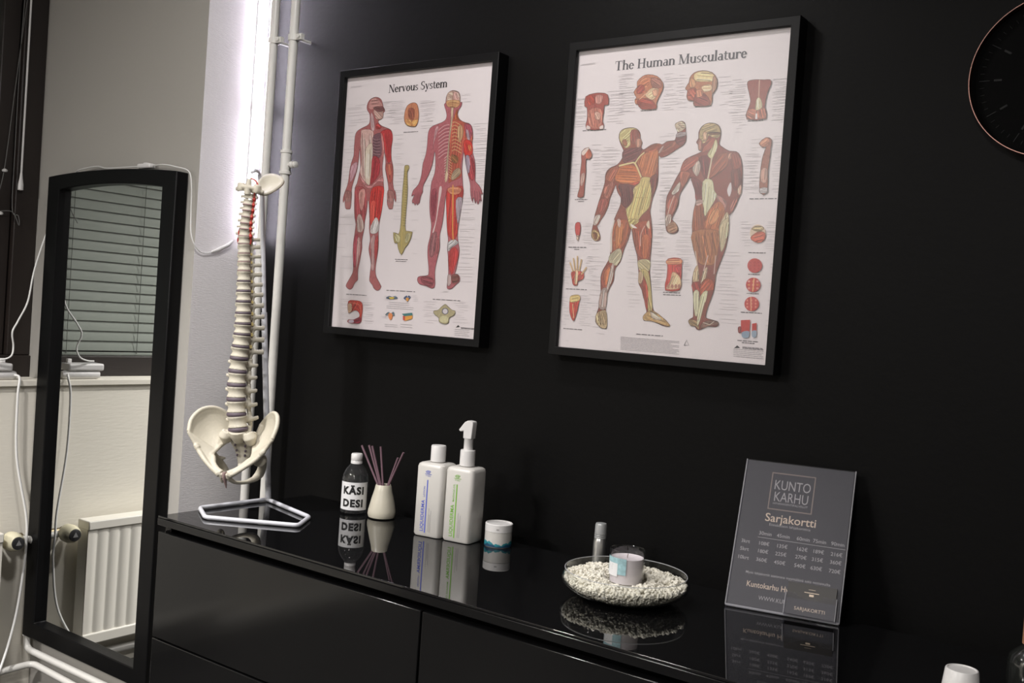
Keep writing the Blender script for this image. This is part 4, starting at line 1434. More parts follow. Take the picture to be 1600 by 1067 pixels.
S2.caption([(910, 200, 947, 197.5), (1001, 170, 1026, 168.5), (1086, 165, 1109, 163), (1168, 188, 1192, 187), (898, 308, 918, 309), (903, 311, 912, 312), (1172, 309, 1214, 310), (888, 383, 916, 384), (897, 386.5, 905, 387), (884, 449, 917, 451), (880, 512, 911, 514.5), (1171, 393, 1198, 393.5), (1171, 427, 1190, 427.5), (1169, 457, 1188, 457.5), (1160, 486.5, 1193, 487.5), (1155, 531, 1189, 533), (1162, 534.5, 1182, 535.5), (1038, 455, 1066, 456), (1038, 458.5, 1066, 459.5), (996, 521, 1038, 524)])
S2.lines(971, 525.5, 1064, 545, 10, (170, 164, 168), 0.0012)
S2.lines(1149, 545, 1196, 556, 5)
S2.lines(1163, 541.5, 1196, 543.5, 2, (112, 106, 110), 0.0016)
S2.poly('N 1210,188 1232,168 1252,186', (60, 56, 60), 3, 0, 0)
S2.stroke('N 872,168 888,132 904,168 872,168', 0.0014, (120, 115, 118), 3)
BM = (142, 66, 52)
S2.poly('G 440,100 500,110 535,150 540,205 560,250 552,275 550,310 580,315 640,275 700,258 755,270 800,240 870,232 885,215 905,150 900,125 880,75 905,55 945,42 975,60 985,110 985,160 990,230 965,275 910,310 850,350 800,380 740,395 722,370 718,450 718,560 710,660 685,740 660,810 645,890 640,930 650,1000 H 625,100 622,200 615,290 608,370 605,430 603,500 612,580 620,680 628,780 640,850 690,900 740,930 775,965 790,995 770,1005 720,990 650,960 590,945 550,945 545,920 565,885 575,870 570,800 545,730 530,660 505,610 497,570 500,500 490,410 485,340 465,270 445,180 432,85 424,100 400,190 365,270 345,340 325,400 285,450 272,500 265,570 235,630 210,690 200,760 190,830 200,900 205,970 200,1020 180,1022 150,1018 120,990 98,960 100,900 125,830 130,770 145,700 145,620 145,540 160,480 195,420 225,360 235,290 235,190 245,100 265,20 G 285,1000 320,920 345,860 350,790 320,740 305,690 300,660 270,730 240,800 225,870 190,950 150,1010 130,1050 H 108,60 122,100 138,150 135,190 100,200 70,180 55,150 60,100 70,50 G 80,1040 90,970 110,900 130,830 160,740 190,640 195,570 215,520 260,485 310,465 350,420 370,375 375,325 350,270 328,200 340,140 380,110', BM, 2, 1, 2, 0.0011)
S2.poly('G 332,200 350,130 430,104 500,112 530,150 480,160 440,200 440,270 400,300 360,260', (200, 180, 120), 3, 0.6)
S2.poly('G 450,130 500,120 537,160 533,205 470,260 440,200', (152, 78, 66), 4)
S2.poly('G 360,230 395,215 410,270 380,280', (150, 90, 62), 4)
S2.poly('G 500,215 540,210 555,255 520,300 495,270', (176, 120, 100), 5, 0.6)
S2.poly('G 380,320 550,300 540,350 490,430 400,450 365,410', (116, 58, 58), 4)
S2.poly('G 290,590 330,490 440,465 500,490 540,560 550,620 490,665 400,668 320,640', (192, 98, 50), 4)
S2.poly('G 310,625 400,655 530,630 490,668 400,672', (176, 66, 40), 5)
S2.poly('G 510,440 560,370 680,310 718,350 700,520 650,600 570,592 540,510', (184, 100, 58), 4)
S2.poly('G 590,320 700,262 755,275 715,310 620,345', (160, 78, 52), 5)
S2.poly('G 560,590 655,605 655,720 640,840 620,900 560,960 510,1030 490,1050 440,1050 400,905 450,850 475,790 475,700 530,650', (198, 174, 106), 5, 0.5)
S2.poly('H 400,0 500,10 450,75 430,88', (192, 166, 98), 5, 0.5)
S2.stroke('G 555,610 560,800 480,1040', 0.0012, (168, 142, 84), 9, 0, 3)
S2.stroke('G 490,790 620,790', 0.001, (168, 142, 84), 9)
S2.stroke('G 330,475 440,450 490,455 550,590', 0.0035, (216, 192, 130), 7, 0.3, 3)
S2.stroke('G 490,450 530,390 580,345', 0.0028, (216, 192, 130), 7, 0.3, 3)
S2.poly('G 330,660 480,672 470,780 420,885 360,850 355,760', (108, 50, 50), 4)
S2.poly('G 200,600 230,510 310,480 325,500 290,580 270,640', (164, 84, 60), 4)
S2.poly('G 640,600 705,560 700,680 660,790 650,700', (120, 54, 46), 4)
S2.poly('G 720,340 800,290 870,240 890,260 850,310 780,340', (172, 96, 76), 4)
S2.poly('G 720,345 755,290 770,290 735,350', (205, 165, 150), 5, 0.4)
S2.poly('G 890,200 985,170 985,240 950,280 900,260', (120, 62, 60), 4)
S2.poly('G 905,160 980,150 985,180 895,200', (170, 150, 150), 5, 0.5)
S2.poly('G 882,75 945,44 984,100 940,142 905,140', (192, 168, 142), 4, 0.6)
for yy in (70, 92, 112):
    S2.stroke('G 915,%d 978,%d' % (yy, yy - 8), 0.0011, (110, 82, 70), 9)
S2.poly('G 180,700 255,640 275,650 240,770 200,800', (178, 98, 80), 4)
S2.poly('G 120,880 150,800 215,800 200,890 150,960', (156, 72, 62), 4)
S2.poly('G 95,970 150,960 110,1050 80,1050', (188, 165, 155), 5, 0.5)
S2.poly('H 60,110 95,95 135,150 100,198 65,170', (184, 145, 96), 5)
S2.poly('H 75,120 110,130 105,180 80,170', (120, 74, 52), 6)
S2.poly('H 255,100 290,10 390,5 408,100 370,220 320,290 270,300 250,200', (168, 84, 52), 4)
S2.poly('H 290,60 350,40 340,200 290,270 280,150', (196, 112, 62), 5)
S2.poly('H 300,0 325,0 330,60 310,70', (200, 160, 145), 6, 0.5)
S2.poly('H 262,20 274,10 252,120 250,280 235,300 238,150', (210, 196, 186), 6, 0.3)
S2.poly('H 445,100 480,40 560,10 615,60 612,250 590,370 530,370 480,300', (166, 72, 46), 4)
S2.poly('H 530,170 590,150 580,340 540,355', (198, 96, 52), 5)
S2.stroke('H 555,60 520,140 515,250', 0.002, (206, 150, 130), 6, 0, 3)
S2.poly('H 570,50 595,10 600,90', (214, 188, 158), 6, 0.3)
S2.poly('H 425,40 485,80 440,75', (222, 205, 195), 7, 0.3)
S2.poly('H 232,330 320,270 342,340 290,430 225,400', (186, 172, 140), 5, 0.6)
S2.poly('H 495,385 600,380 602,470 560,500 508,470', (188, 170, 126), 5, 0.6)
S2.poly('H 160,490 240,405 262,460 232,600 190,645 152,600', (166, 74, 56), 5)
S2.poly('H 180,500 235,440 220,580 190,620', (198, 104, 60), 6)
S2.poly('H 245,430 270,430 250,560 205,680 200,640', (188, 160, 150), 6, 0.4)
S2.poly('H 520,470 590,490 620,690 628,850 590,865 590,650 550,530', (192, 168, 104), 6, 0.4)
S2.poly('H 540,560 580,610 590,800 575,850 550,720', (168, 66, 50), 5)
S2.poly('H 505,490 540,500 530,590 500,590', (190, 155, 120), 5, 0.5)
S2.poly('H 150,665 205,650 192,830 128,820', (158, 132, 124), 5, 0.6)
S2.stroke('H 178,660 160,820', 0.002, (214, 205, 200), 8)
S2.poly('H 108,880 190,850 206,950 198,1015 150,1012 103,960', (184, 156, 116), 5)
for x0, x1 in ((135, 120), (152, 145), (168, 170), (184, 190)):
    S2.stroke('H %d,860 %d,990' % (x0, x1), 0.0012, (120, 92, 62), 9)
S2.poly('H 555,890 640,855 780,970 780,1000 640,955 550,940', (180, 140, 88), 5)
S2.poly('H 610,870 650,880 720,940 640,930', (190, 170, 150), 6, 0.5)
# the back view
S2.poly('I 470,58 520,75 543,120 540,180 530,240 560,270 620,305 680,310 715,350 733,430 735,540 730,640 710,710 670,790 630,860 620,870 622,920 615,1000 610,1060 J 465,20 462,120 440,250 400,370 355,490 345,560 335,640 310,720 280,800 262,880 280,905 370,930 378,960 350,980 280,975 215,1005 180,1000 165,975 130,970 105,930 125,905 148,890 150,820 148,700 138,620 140,530 160,470 182,420 160,320 140,240 135,130 135,20 I 305,1040 300,950 310,830 330,740 320,650 300,590 280,530 250,580 210,640 185,690 175,770 145,840 120,900 165,950 175,1000 140,1025 95,1020 70,990 62,900 65,800 75,700 110,630 160,530 195,470 215,400 260,360 330,330 380,305 365,300 350,290 345,245 330,225 350,190 350,140 375,90 420,62', (138, 68, 58), 2, 1, 2, 0.0011)
S2.poly('I 636,580 642,650 622,705 604,655 615,610', (214, 204, 206), 12, 0)
S2.poly('I 360,140 380,90 430,62 500,68 538,115 530,180 480,190 440,165 420,210 390,235 358,200', (170, 145, 100), 3, 0.7)
S2.poly('I 390,140 425,140 420,200 395,205', (188, 140, 110), 5, 0.6)
S2.poly('I 352,200 380,215 375,290 350,285', (160, 105, 88), 5)
S2.poly('I 440,140 530,140 528,158 450,160', (110, 70, 48), 5)
S2.poly('I 430,200 500,190 490,250 430,300 380,310', (158, 84, 68), 5)
S2.poly('I 500,200 516,260 490,330 465,372 430,332 470,270', (206, 195, 145), 6, 0.4)
S2.stroke('I 468,360 452,450 430,565', 0.0032, (205, 185, 155), 8, 0.3, 3)
S2.poly('I 200,440 240,370 330,345 352,380 290,450 200,490', (168, 82, 66), 5)
S2.poly('I 300,450 350,385 368,450 340,522 310,490', (196, 172, 158), 6, 0.5)
S2.poly('I 360,360 440,350 445,440 420,560 370,460', (120, 54, 52), 4)
S2.poly('I 480,370 600,320 612,400 580,460 450,550 440,540', (154, 82, 62), 5)
S2.poly('I 610,340 640,318 650,360 615,380', (176, 120, 100), 6, 0.6)
S2.stroke('I 450,548 520,500 590,450', 0.0015, (98, 44, 40), 8)
S2.poly('I 285,530 380,580 385,720 330,730 320,640', (124, 56, 54), 4)
S2.poly('I 390,570 470,558 490,650 512,700 440,830 410,872 390,780', (206, 200, 160), 6, 0.4)
S2.poly('I 335,735 385,730 388,760 335,780', (190, 150, 140), 6, 0.5)
S2.poly('I 500,690 560,710 600,760 580,830 555,780', (180, 120, 108), 5, 0.6)
S2.poly('I 308,850 332,770 390,765 405,900 408,1010 305,1015', (162, 82, 52), 5)
S2.poly('I 415,880 500,760 560,760 585,850 545,1000 430,1010', (178, 98, 58), 5)
S2.poly('I 440,900 500,810 540,830 510,920 460,950', (198, 124, 76), 6)
S2.poly('I 540,960 600,840 622,900 612,1050 545,1050', (194, 168, 134), 6, 0.6)
S2.poly('J 388,60 440,0 462,10 440,200 400,300 385,200', (190, 170, 134), 6, 0.6)
S2.poly('J 138,115 370,110 370,280 340,400 280,420 200,400 158,300', (172, 102, 62), 4)
for q in ('J 255,110 245,250 240,400', 'J 320,115 315,280 300,400', 'J 195,130 200,270 190,390'):
    S2.stroke(q, 0.0018, (126, 64, 46), 8, 0, 3)
S2.stroke('J 165,290 185,420', 0.0022, (200, 165, 145), 8)
S2.stroke('J 350,330 335,500', 0.0022, (205, 165, 150), 8)
S2.stroke('J 280,330 240,470', 0.0022, (205, 165, 150), 8)
S2.poly('J 150,480 188,420 198,560 148,572', (200, 165, 128), 5, 0.6)
S2.poly('J 240,470 275,440 255,560 215,590', (206, 170, 138), 6, 0.6)
S2.poly('J 138,580 212,576 206,660 150,655', (156, 54, 46), 6)
S2.poly('J 215,600 262,540 325,560 332,640 270,655 215,695', (168, 76, 52), 6)
S2.poly('J 150,672 200,660 192,850 165,870', (202, 194, 158), 6, 0.4)
S2.poly('J 215,700 280,655 242,800 202,950 184,940', (206, 196, 155), 7, 0.4)
S2.poly('J 108,918 180,925 205,1000 165,970 128,968', (160, 128, 90), 5)
S2.poly('J 230,950 300,920 370,935 375,958 300,970 225,990', (130, 92, 78), 6)
S2.stroke('J 240,940 300,960 340,930', 0.0015, (200, 180, 160), 9)
S2.poly('I 120,662 188,572 182,640 135,682', (208, 192, 178), 6, 0.4)
S2.poly('I 195,480 275,490 260,540 215,620 190,560', (170, 90, 68), 5)
S2.poly('I 80,750 150,690 172,760 120,860 90,850', (164, 84, 68), 5)
S2.stroke('I 140,690 100,800 80,880', 0.0022, (205, 165, 150), 8, 0, 3)
S2.poly('I 70,870 115,860 105,930 70,960', (190, 160, 146), 6, 0.6)
S2.poly('I 80,960 140,920 172,990 100,1020', (168, 118, 88), 6)
S2.poly('I 640,480 710,460 726,600 660,640', (122, 60, 52), 4)
S2.poly('I 640,330 700,340 725,440 650,460', (146, 72, 58), 4)
S2.poly('I 695,640 725,600 728,670 705,690', (196, 150, 130), 5, 0.6)
S2.poly('I 630,780 690,700 690,760 640,850', (158, 90, 78), 5)
# small figures of chart two
S2.poly('K 250,225 300,222 345,235 350,300 322,305 318,350 310,410 315,465 200,465 205,400 205,320 188,310 195,245', (168, 72, 62), 3, 1, 2, 0.001)
S2.poly('K 205,245 255,240 255,290 215,300', (182, 62, 46), 4)
S2.poly('K 265,240 310,240 300,290 265,290', (198, 130, 118), 4)
S2.poly('K 215,340 300,330 300,450 225,450', (190, 110, 92), 4)
S2.poly('K 260,350 295,360 290,400 262,395', (214, 160, 140), 5)
S2.stroke('K 258,235 256,300 258,455', 0.001, (110, 46, 44), 8)
S2.poly('K 205,440 225,450 225,464 202,464', (220, 200, 195), 5, 0)
S2.poly('K 292,450 314,440 314,464 292,464', (220, 200, 195), 5, 0)
S2.poly('K 620,103 680,115 718,160 715,210 690,260 675,300 672,335 575,335 570,305 535,300 530,270 540,255 522,220 545,185 545,150 580,115', (190, 110, 75), 3, 1, 2, 0.001)
S2.poly('K 600,240 645,195 690,205 665,262 640,272', (224, 190, 146), 5, 0.5)
S2.poly('K 545,280 600,262 645,275 672,330 575,333', (160, 62, 46), 4)
S2.poly('K 555,160 610,120 640,135 600,190', (204, 116, 76), 4)
S2.poly('K 640,125 700,140 708,190 650,190', (156, 96, 80), 4)
S2.poly('K 550,180 590,175 590,220 545,230', (166, 66, 50), 5)
S2.poly('K 650,210 685,205 680,245 655,245', (212, 150, 118), 6)
S2.stroke('K 560,270 600,235 630,215', 0.0016, (232, 170, 130), 8)
S2.stroke('K 535,270 560,265', 0.0014, (100, 42, 34), 8)
S2.poly('K 985,82 1050,95 1083,140 1080,200 1050,245 1043,315 930,318 928,285 890,280 880,250 885,215 870,200 895,160 900,130 930,95', (182, 112, 76), 3, 1, 2, 0.001)
S2.poly('K 930,105 985,86 1050,100 1072,150 1000,155 940,150', (226, 198, 140), 4, 0.6)
S2.poly('K 1060,120 1082,150 1076,205 1050,240 1050,190', (176, 130, 104), 4)
S2.poly('K 980,190 1040,176 1046,212 1000,224', (224, 188, 144), 5, 0.5)
S2.poly('K 890,210 940,200 960,270 930,285 885,262', (164, 78, 56), 4)
S2.poly('K 940,240 1000,235 1040,310 935,315', (142, 66, 56), 4)
S2.poly('K 945,215 985,210 985,250 950,260', (206, 130, 96), 6)
S2.poly('K 905,130 940,150 935,190 900,190', (196, 134, 92), 5)
S2.stroke('K 885,248 915,246', 0.0014, (100, 42, 34), 8)
S2.poly('K 1320,150 1355,148 1400,150 1440,150 1445,180 1420,240 1405,330 1415,410 1285,412 1290,350 1310,290 1290,200 1290,160', (152, 72, 60), 3, 1, 2, 0.001)
S2.poly('K 1350,280 1372,270 1388,330 1345,352', (210, 196, 152), 5, 0.5)
S2.stroke('K 1368,150 1364,270', 0.0022, (204, 160, 140), 6)
S2.poly('K 1290,350 1345,345 1345,405 1288,405', (172, 100, 78), 4)
S2.poly('K 1360,345 1408,340 1412,405 1358,405', (172, 100, 78), 4)
S2.poly('K 1344,375 1356,375 1356,412 1342,412', (222, 212, 212), 6, 0, 0)
S2.poly('L 130,110 165,88 185,128 170,150 153,150 152,220 145,290 140,345 108,345 120,300 122,230 130,160', (162, 78, 66), 3, 1, 2, 0.001)
S2.poly('L 152,100 168,95 184,130 168,146 152,140', (190, 92, 66), 4)
S2.poly('L 128,230 146,225 135,285 124,280', (196, 150, 138), 5, 0.6)
S2.poly('L 130,112 165,86 168,94 140,130', (220, 200, 190), 5, 0.3)
S2.poly('L 100,485 122,482 125,520 118,552 104,552 97,520', (196, 58, 56), 3, 1, 2, 0.001)
S2.poly('L 104,550 116,550 114,572 106,572', (206, 170, 150), 4, 0.5)
for a_, b_ in (((86, 740), (70, 690)), ((96, 738), (88, 668)), ((107, 736), (109, 657)), ((117, 738), (131, 674)), ((130, 755), (158, 716))):
    S2.stroke('L %d,%d %d,%d' % (a_ + b_), 0.0034, (204, 168, 118), 4)
S2.poly('L 78,742 110,735 142,748 138,778 112,790 108,810 88,810 80,778', (196, 72, 60), 3)
S2.poly('L 100,735 112,735 108,800 95,800', (224, 180, 140), 5, 0.5)
S2.poly('L 75,872 120,868 118,900 105,960 88,1000 70,960 68,910', (192, 62, 50), 3)
S2.poly('L 70,880 80,866 118,864 120,892 75,902', (218, 184, 112), 4, 0.6)
S2.stroke('L 85,910 90,985', 0.002, (226, 180, 130), 6)
S2.poly('M 135,65 165,40 190,50 186,90 183,130 175,190 172,287 140,287 140,210 150,130 166,82 150,85', (154, 88, 66), 3, 1, 2, 0.001)
S2.poly('M 134,68 165,40 182,55 165,82', (196, 120, 88), 4)
S2.poly('M 145,185 170,180 168,240 144,235', (190, 140, 122), 5, 0.6)
S2.poly('M 140,268 172,266 172,287 140,287', (200, 190, 190), 5, 0.4)
S2.disc('M', 132, 468, 35, 38, (214, 186, 160), 3)
S2.poly('M 100,490 135,462 165,470 160,500 130,512', (206, 92, 66), 4)
S2.poly('M 105,450 130,436 160,446 140,462', (176, 150, 108), 5)
for cy, cx in ((615, 120), (702, 114), (788, 108)):
    S2.disc('M', cx, cy, 33, 33, (196, 62, 58), 3, 0.5)
for k in range(9):
    x, y = 95 + (k % 3) * 19, 686 + (k // 3) * 16
    S2.disc('M', x, y, 6, 5, (214, 120, 70) if k % 2 else (222, 140, 130), 6, 0)
    S2.disc('M', 88 + (k % 3) * 19, 772 + (k // 3) * 15, 4, 5, (226, 132, 110), 6, 0)
    S2.disc('M', 100 + (k % 3) * 19, 600 + (k // 3) * 15, 4, 3, (176, 40, 44), 6, 0)
S2.stroke('M 104,756 106,820', 0.0022, (230, 160, 120), 8)
S2.stroke('M 118,672 112,734', 0.0022, (236, 170, 110), 8)
S2.poly('M 60,862 102,860 98,930 65,935 60,900', (194, 52, 46), 3, 1, 0)
S2.poly('M 66,916 97,912 95,940 68,940', (136, 156, 176), 5, 0)
S2.poly('M 48,895 60,892 60,915 50,918', (160, 60, 60), 3)
S2.poly('M 110,878 131,874 130,912 110,914', (194, 52, 46), 3, 1, 0)
S2.poly('M 110,912 130,910 128,938 112,938', (142, 160, 180), 4, 0)
S2.poly('Q 692,372 705,362 735,358 762,362 772,372 772,440 768,500 760,540 682,540 690,470 694,420', (196, 58, 50), 3, 1, 2)
S2.poly('Q 695,368 768,366 769,392 694,394', (222, 132, 92), 4, 0.5)
S2.poly('Q 722,440 750,450 768,480 765,528 690,532 710,490', (220, 178, 134), 5, 0.5)
S2.poly('Q 738,408 766,410 766,440 745,440', (206, 70, 70), 6)
for x in (700, 722, 742, 760):
    S2.disc('Q', x, 518, 8, 12, (170, 110, 90), 8, 0)
framed('musculature_poster', 'larger looking black framed chart titled The Human Musculature, right of the other', 0.7355, 1.9005, S2)

# ================================================================= wall clock
ck = thing('wall_clock', 'round black wall clock with thin rose gold rim at the right edge', 'clock', (1.712, 0, 1.768))
rxm = Matrix.Rotation(PI / 2, 3, 'X')      # lathe axis z -> -y
CR = 0.1425
MB().lathe([(CR - 0.004, 0.001), (CR - 0.001, 0.002), (CR, 0.006), (CR, 0.030), (CR - 0.0010, 0.034), (CR - 0.0022, 0.034), (CR - 0.0030, 0.030), (CR - 0.0030, 0.016)], 96, mtx=rxm).build('rim', MT['rose'], ck)
for h in range(12):
    a = h * PI / 6
    mm = MB()
    for r0, r1, w in ((0.110, 0.127, 0.0013), (0.090, 0.103, 0.0035)):
        d, s = Vector((math.sin(a), 0, math.cos(a))), Vector((math.cos(a), 0, -math.sin(a)))
        v = [d * r0 - s * w / 2, d * r0 + s * w / 2, d * r1 + s * w / 2, d * r1 - s * w / 2]
        v = [(p.x, -0.0186, p.z) for p in v] + [(p.x, -0.0175, p.z) for p in v]
        mm.add(v, [(0, 1, 2, 3), (4, 7, 6, 5), (0, 4, 5, 1), (1, 5, 6, 2), (2, 6, 7, 3), (3, 7, 4, 0)])
    mm.build('hour_mark', MT['mark'], ck)
mm = MB()
for h in range(60):
    if h % 5:
        a = h * PI / 30
        d, s = Vector((math.sin(a), 0, math.cos(a))), Vector((math.cos(a), 0, -math.sin(a)))
        v = [d * 0.119 - s * 0.0004, d * 0.119 + s * 0.0004, d * 0.126 + s * 0.0004, d * 0.126 - s * 0.0004]
        mm.add([(p.x, -0.0185, p.z) for p in v], [(0, 1, 2, 3)])
dlm = MB().lathe([(0, 0.002), (CR - 0.0030, 0.002), (CR - 0.0030, 0.018), (0, 0.018)], 64, mtx=rxm)
dlm.add(mm.v, mm.f, 1)
dlm.build('dial', [MT['dial'], MT['mark']], ck)
for name, a, ln, w in (('hour_hand', 1.2, 0.06, 0.006), ('minute_hand', 2.1, 0.095, 0.004)):
    d, s = Vector((math.sin(a), 0, math.cos(a))), Vector((math.cos(a), 0, -math.sin(a)))
    mm = MB()
    v = [d * -0.015 - s * w / 2, d * -0.015 + s * w / 2, d * ln + s * w / 4, d * ln - s * w / 4]
    v = [(p.x, -0.0225, p.z) for p in v] + [(p.x, -0.0215, p.z) for p in v]
    mm.add(v, [(0, 1, 2, 3), (4, 7, 6, 5), (0, 4, 5, 1), (1, 5, 6, 2), (2, 6, 7, 3), (3, 7, 4, 0)])
    mm.build(name, MT['rose'], ck)
MB().lathe([(0.006, 0.018), (0.006, 0.024), (0.004, 0.0255)], 20, mtx=rxm).build('hub', MT['rose'], ck)

# ================================================================= things on the dresser
Z = DT


def flat_text(s, size, place, name, mt, parent, align='CENTER', bold=0.0, space=1.0, xscale=1.0, cuts=0):
    """place(x, y) -> 3D point"""
    v, f = text_mesh(s, size, align, bold, space, xscale)
    if cuts:
        bm = bmesh.new()
        vs = [bm.verts.new((x, y, 0)) for x, y in v]
        for q in f:
            bm.faces.new([vs[i] for i in q])
        bmesh.ops.triangulate(bm, faces=bm.faces)
        bmesh.ops.subdivide_edges(bm, edges=bm.edges, cuts=cuts, use_grid_fill=True)
        bm.verts.index_update()
        v = [(p.co.x, p.co.y) for p in bm.verts]
        f = [tuple(p.index for p in fc.verts) for fc in bm.faces]
        bm.free()
    m = MB()
    m.add([place(x, y) for x, y in v], f)
    return m.build(name, mt, parent, fix=False)


def bars(rects, place, name, mt, parent, join=None):
    m = MB()
    for x0, y0, x1, y1 in rects:
        m.add([place(x0, y0), place(x1, y0), place(x1, y1), place(x0, y1)], [(0, 1, 2, 3)])
    if join is None:
        return m.build(name, mt, parent, fix=False)
    me = join.data                     # printed on the label: part of its mesh
    me.materials.append(mt)
    bm = bmesh.new()
    bm.from_mesh(me)
    vs = [bm.verts.new(p) for p in m.v]
    for q in m.f:
        fc = bm.faces.new([vs[i] for i in q])
        fc.material_index = len(me.materials) - 1
    bm.to_mesh(me)
    bm.free()
    return join


# hand sanitizer bottle
br = 0.0325
sb = thing('sanitizer_bottle', 'clear plastic hand sanitizer bottle with white cap and black KÄSI DESI label', 'bottle', (0.251, -0.157, Z), 0.66)
MB().lathe([(0, 0.0), (br - 0.004, 0.0), (br, 0.004), (br, 0.086), (br - 0.002, 0.097), (br - 0.008, 0.110), (br - 0.0165, 0.120), (0.0135, 0.124), (0.0135, 0.130)], 40).build('body', MT['clear'], sb)
MB().lathe([(0, 0.002), (br - 0.005, 0.002), (br - 0.0015, 0.005), (br - 0.0015, 0.086), (br - 0.004, 0.0925), (0, 0.0925)], 32).build('gel', MT['liquid'], sb)
MB().lathe([(0.0142, 0.123), (0.0142, 0.129), (0.0136, 0.130), (0.0142, 0.131), (0.0142, 0.145), (0.0125, 0.1475), (0, 0.148)], 32).build('cap', MT['white_plastic'], sb)


def on_cyl(r, a0=0.0, z0=0.0, tilt=0):
    def f(x, y):
        a = -PI / 2 + a0 + x / r
        return (r * math.cos(a), r * math.sin(a), z0 + y)
    return f


lb = MB()
n = 30
R0 = br + 0.0003
v = []
for i in range(n + 1):
    a = -PI / 2 - 1.25 + 2.5 * i / n
    v += [(R0 * math.cos(a), R0 * math.sin(a), 0.012), (R0 * math.cos(a), R0 * math.sin(a), 0.080)]
lb.add(v, [(2 * i, 2 * i + 2, 2 * i + 3, 2 * i + 1) for i in range(n)], 0, True)
lab = lb.build('front_label', MT['label'], sb)
flat_text('KÄSI', 0.0245, on_cyl(br + 0.0009, 0, 0.052), 'label_text', MT['ink'], lab, bold=0.05, space=1.16, cuts=3)
flat_text('DESI', 0.0245, on_cyl(br + 0.0009, 0, 0.021), 'label_text', MT['ink'], lab, bold=0.05, space=1.16, cuts=3)
bars([(-0.025, 0.0455 + k * 0.0016, 0.024, 0.0461 + k * 0.0016) for k in range(2)] + [(-0.008, 0.0155, 0.008, 0.0162)], on_cyl(br + 0.0006), 'fine_print', MT['grey_ink'], None, lab)

# reed diffuser and its sticks
vx, vy = 0.332, -0.142
dv = thing('diffuser_vase', 'small cream ceramic reed diffuser vase beside the clear bottle', 'vase', (vx, vy, Z))
MB().lathe([(0, 0.0), (0.027, 0.0), (0.0325, 0.003), (0.0345, 0.010), (0.0335, 0.020), (0.0270, 0.048), (0.0215, 0.068), (0.0192, 0.080), (0.0182, 0.0815), (0.0160, 0.0805), (0.0165, 0.066), (0.023, 0.035), (0.024, 0.020), (0, 0.012)], 40).build('body', MT['vase'], dv)
reeds = [(563, 'leftmost of the mauve reed sticks in the cream vase', (-0.077, -0.005, 0.167)), (572, 'second mauve reed stick from the left in the cream vase', (-0.061, 0.004, 0.169)), (582, 'third mauve reed stick from the left, nearly upright in the vase', (-0.041, -0.006, 0.171)), (594, 'upright mauve reed stick, fourth from the left in the vase', (-0.020, 0.002, 0.1715)), (620, 'short mauve reed stick leaning right behind the longest right one', (0.030, 0.012, 0.150)), (633, 'rightmost mauve reed stick leaning right out of the vase', (0.052, 0.006, 0.166))]
for i, (_, lb_, (dx, dy, dz)) in enumerate(reeds):
    a = Vector((vx, vy, Z + 0.03)) + Vector((-dx * 0.24, -dy * 0.2 + 0.0022 * (i - 2), 0))
    b = Vector((vx + dx, vy + dy, Z + dz))
    o = MB().tube([a, b], 0.0026, 10).build('reed_stick', MT['reed'])
    tag(o, lb_, 'reed stick', 'reed sticks in the diffuser vase')


# lotion bottles
def rounded_rect(w, d, r, k=5):
    pts = []
    for cx, cy, a0 in ((w / 2 - r, d / 2 - r, 0), (-w / 2 + r, d / 2 - r, 90), (-w / 2 + r, -d / 2 + r, 180), (w / 2 - r, -d / 2 + r, 270)):
        for i in range(k + 1):
            a = math.radians(a0 + 90 * i / k)
            pts.append((cx + r * math.cos(a), cy + r * math.sin(a)))
    return pts


def lotion_body(w, d, h, t):
    m = MB()
    levels = [(0.0, 0.006), (0.0015, 0.002), (0.006, 0.0), (h - 0.010, 0.0), (h - 0.004, 0.0018), (h - 0.001, 0.006), (h, 0.012)]
    v, f = [], []
    n = None
    for z, ins in levels:
        ring = rounded_rect(w - 2 * ins, d - 2 * ins, max(0.002, 0.0105 - ins * 0.4))
        n = len(ring)
        v += [(x, y, z) for x, y in ring]
    for j in range(len(levels) - 1):
        for i in range(n):
            a, b = j * n + i, j * n + (i + 1) % n
            f.append((a, b, b + n, a + n))
    f += [tuple(reversed(range(n))), tuple(range((len(levels) - 1) * n, len(levels) * n))]
    m.add(v, f, 0, True)
    m.lathe([(0.014, h - 0.001), (0.0135, h + 0.004), (0.0135, h + 0.008)], 28)
    return m.build('body', MT['bottle'], t)


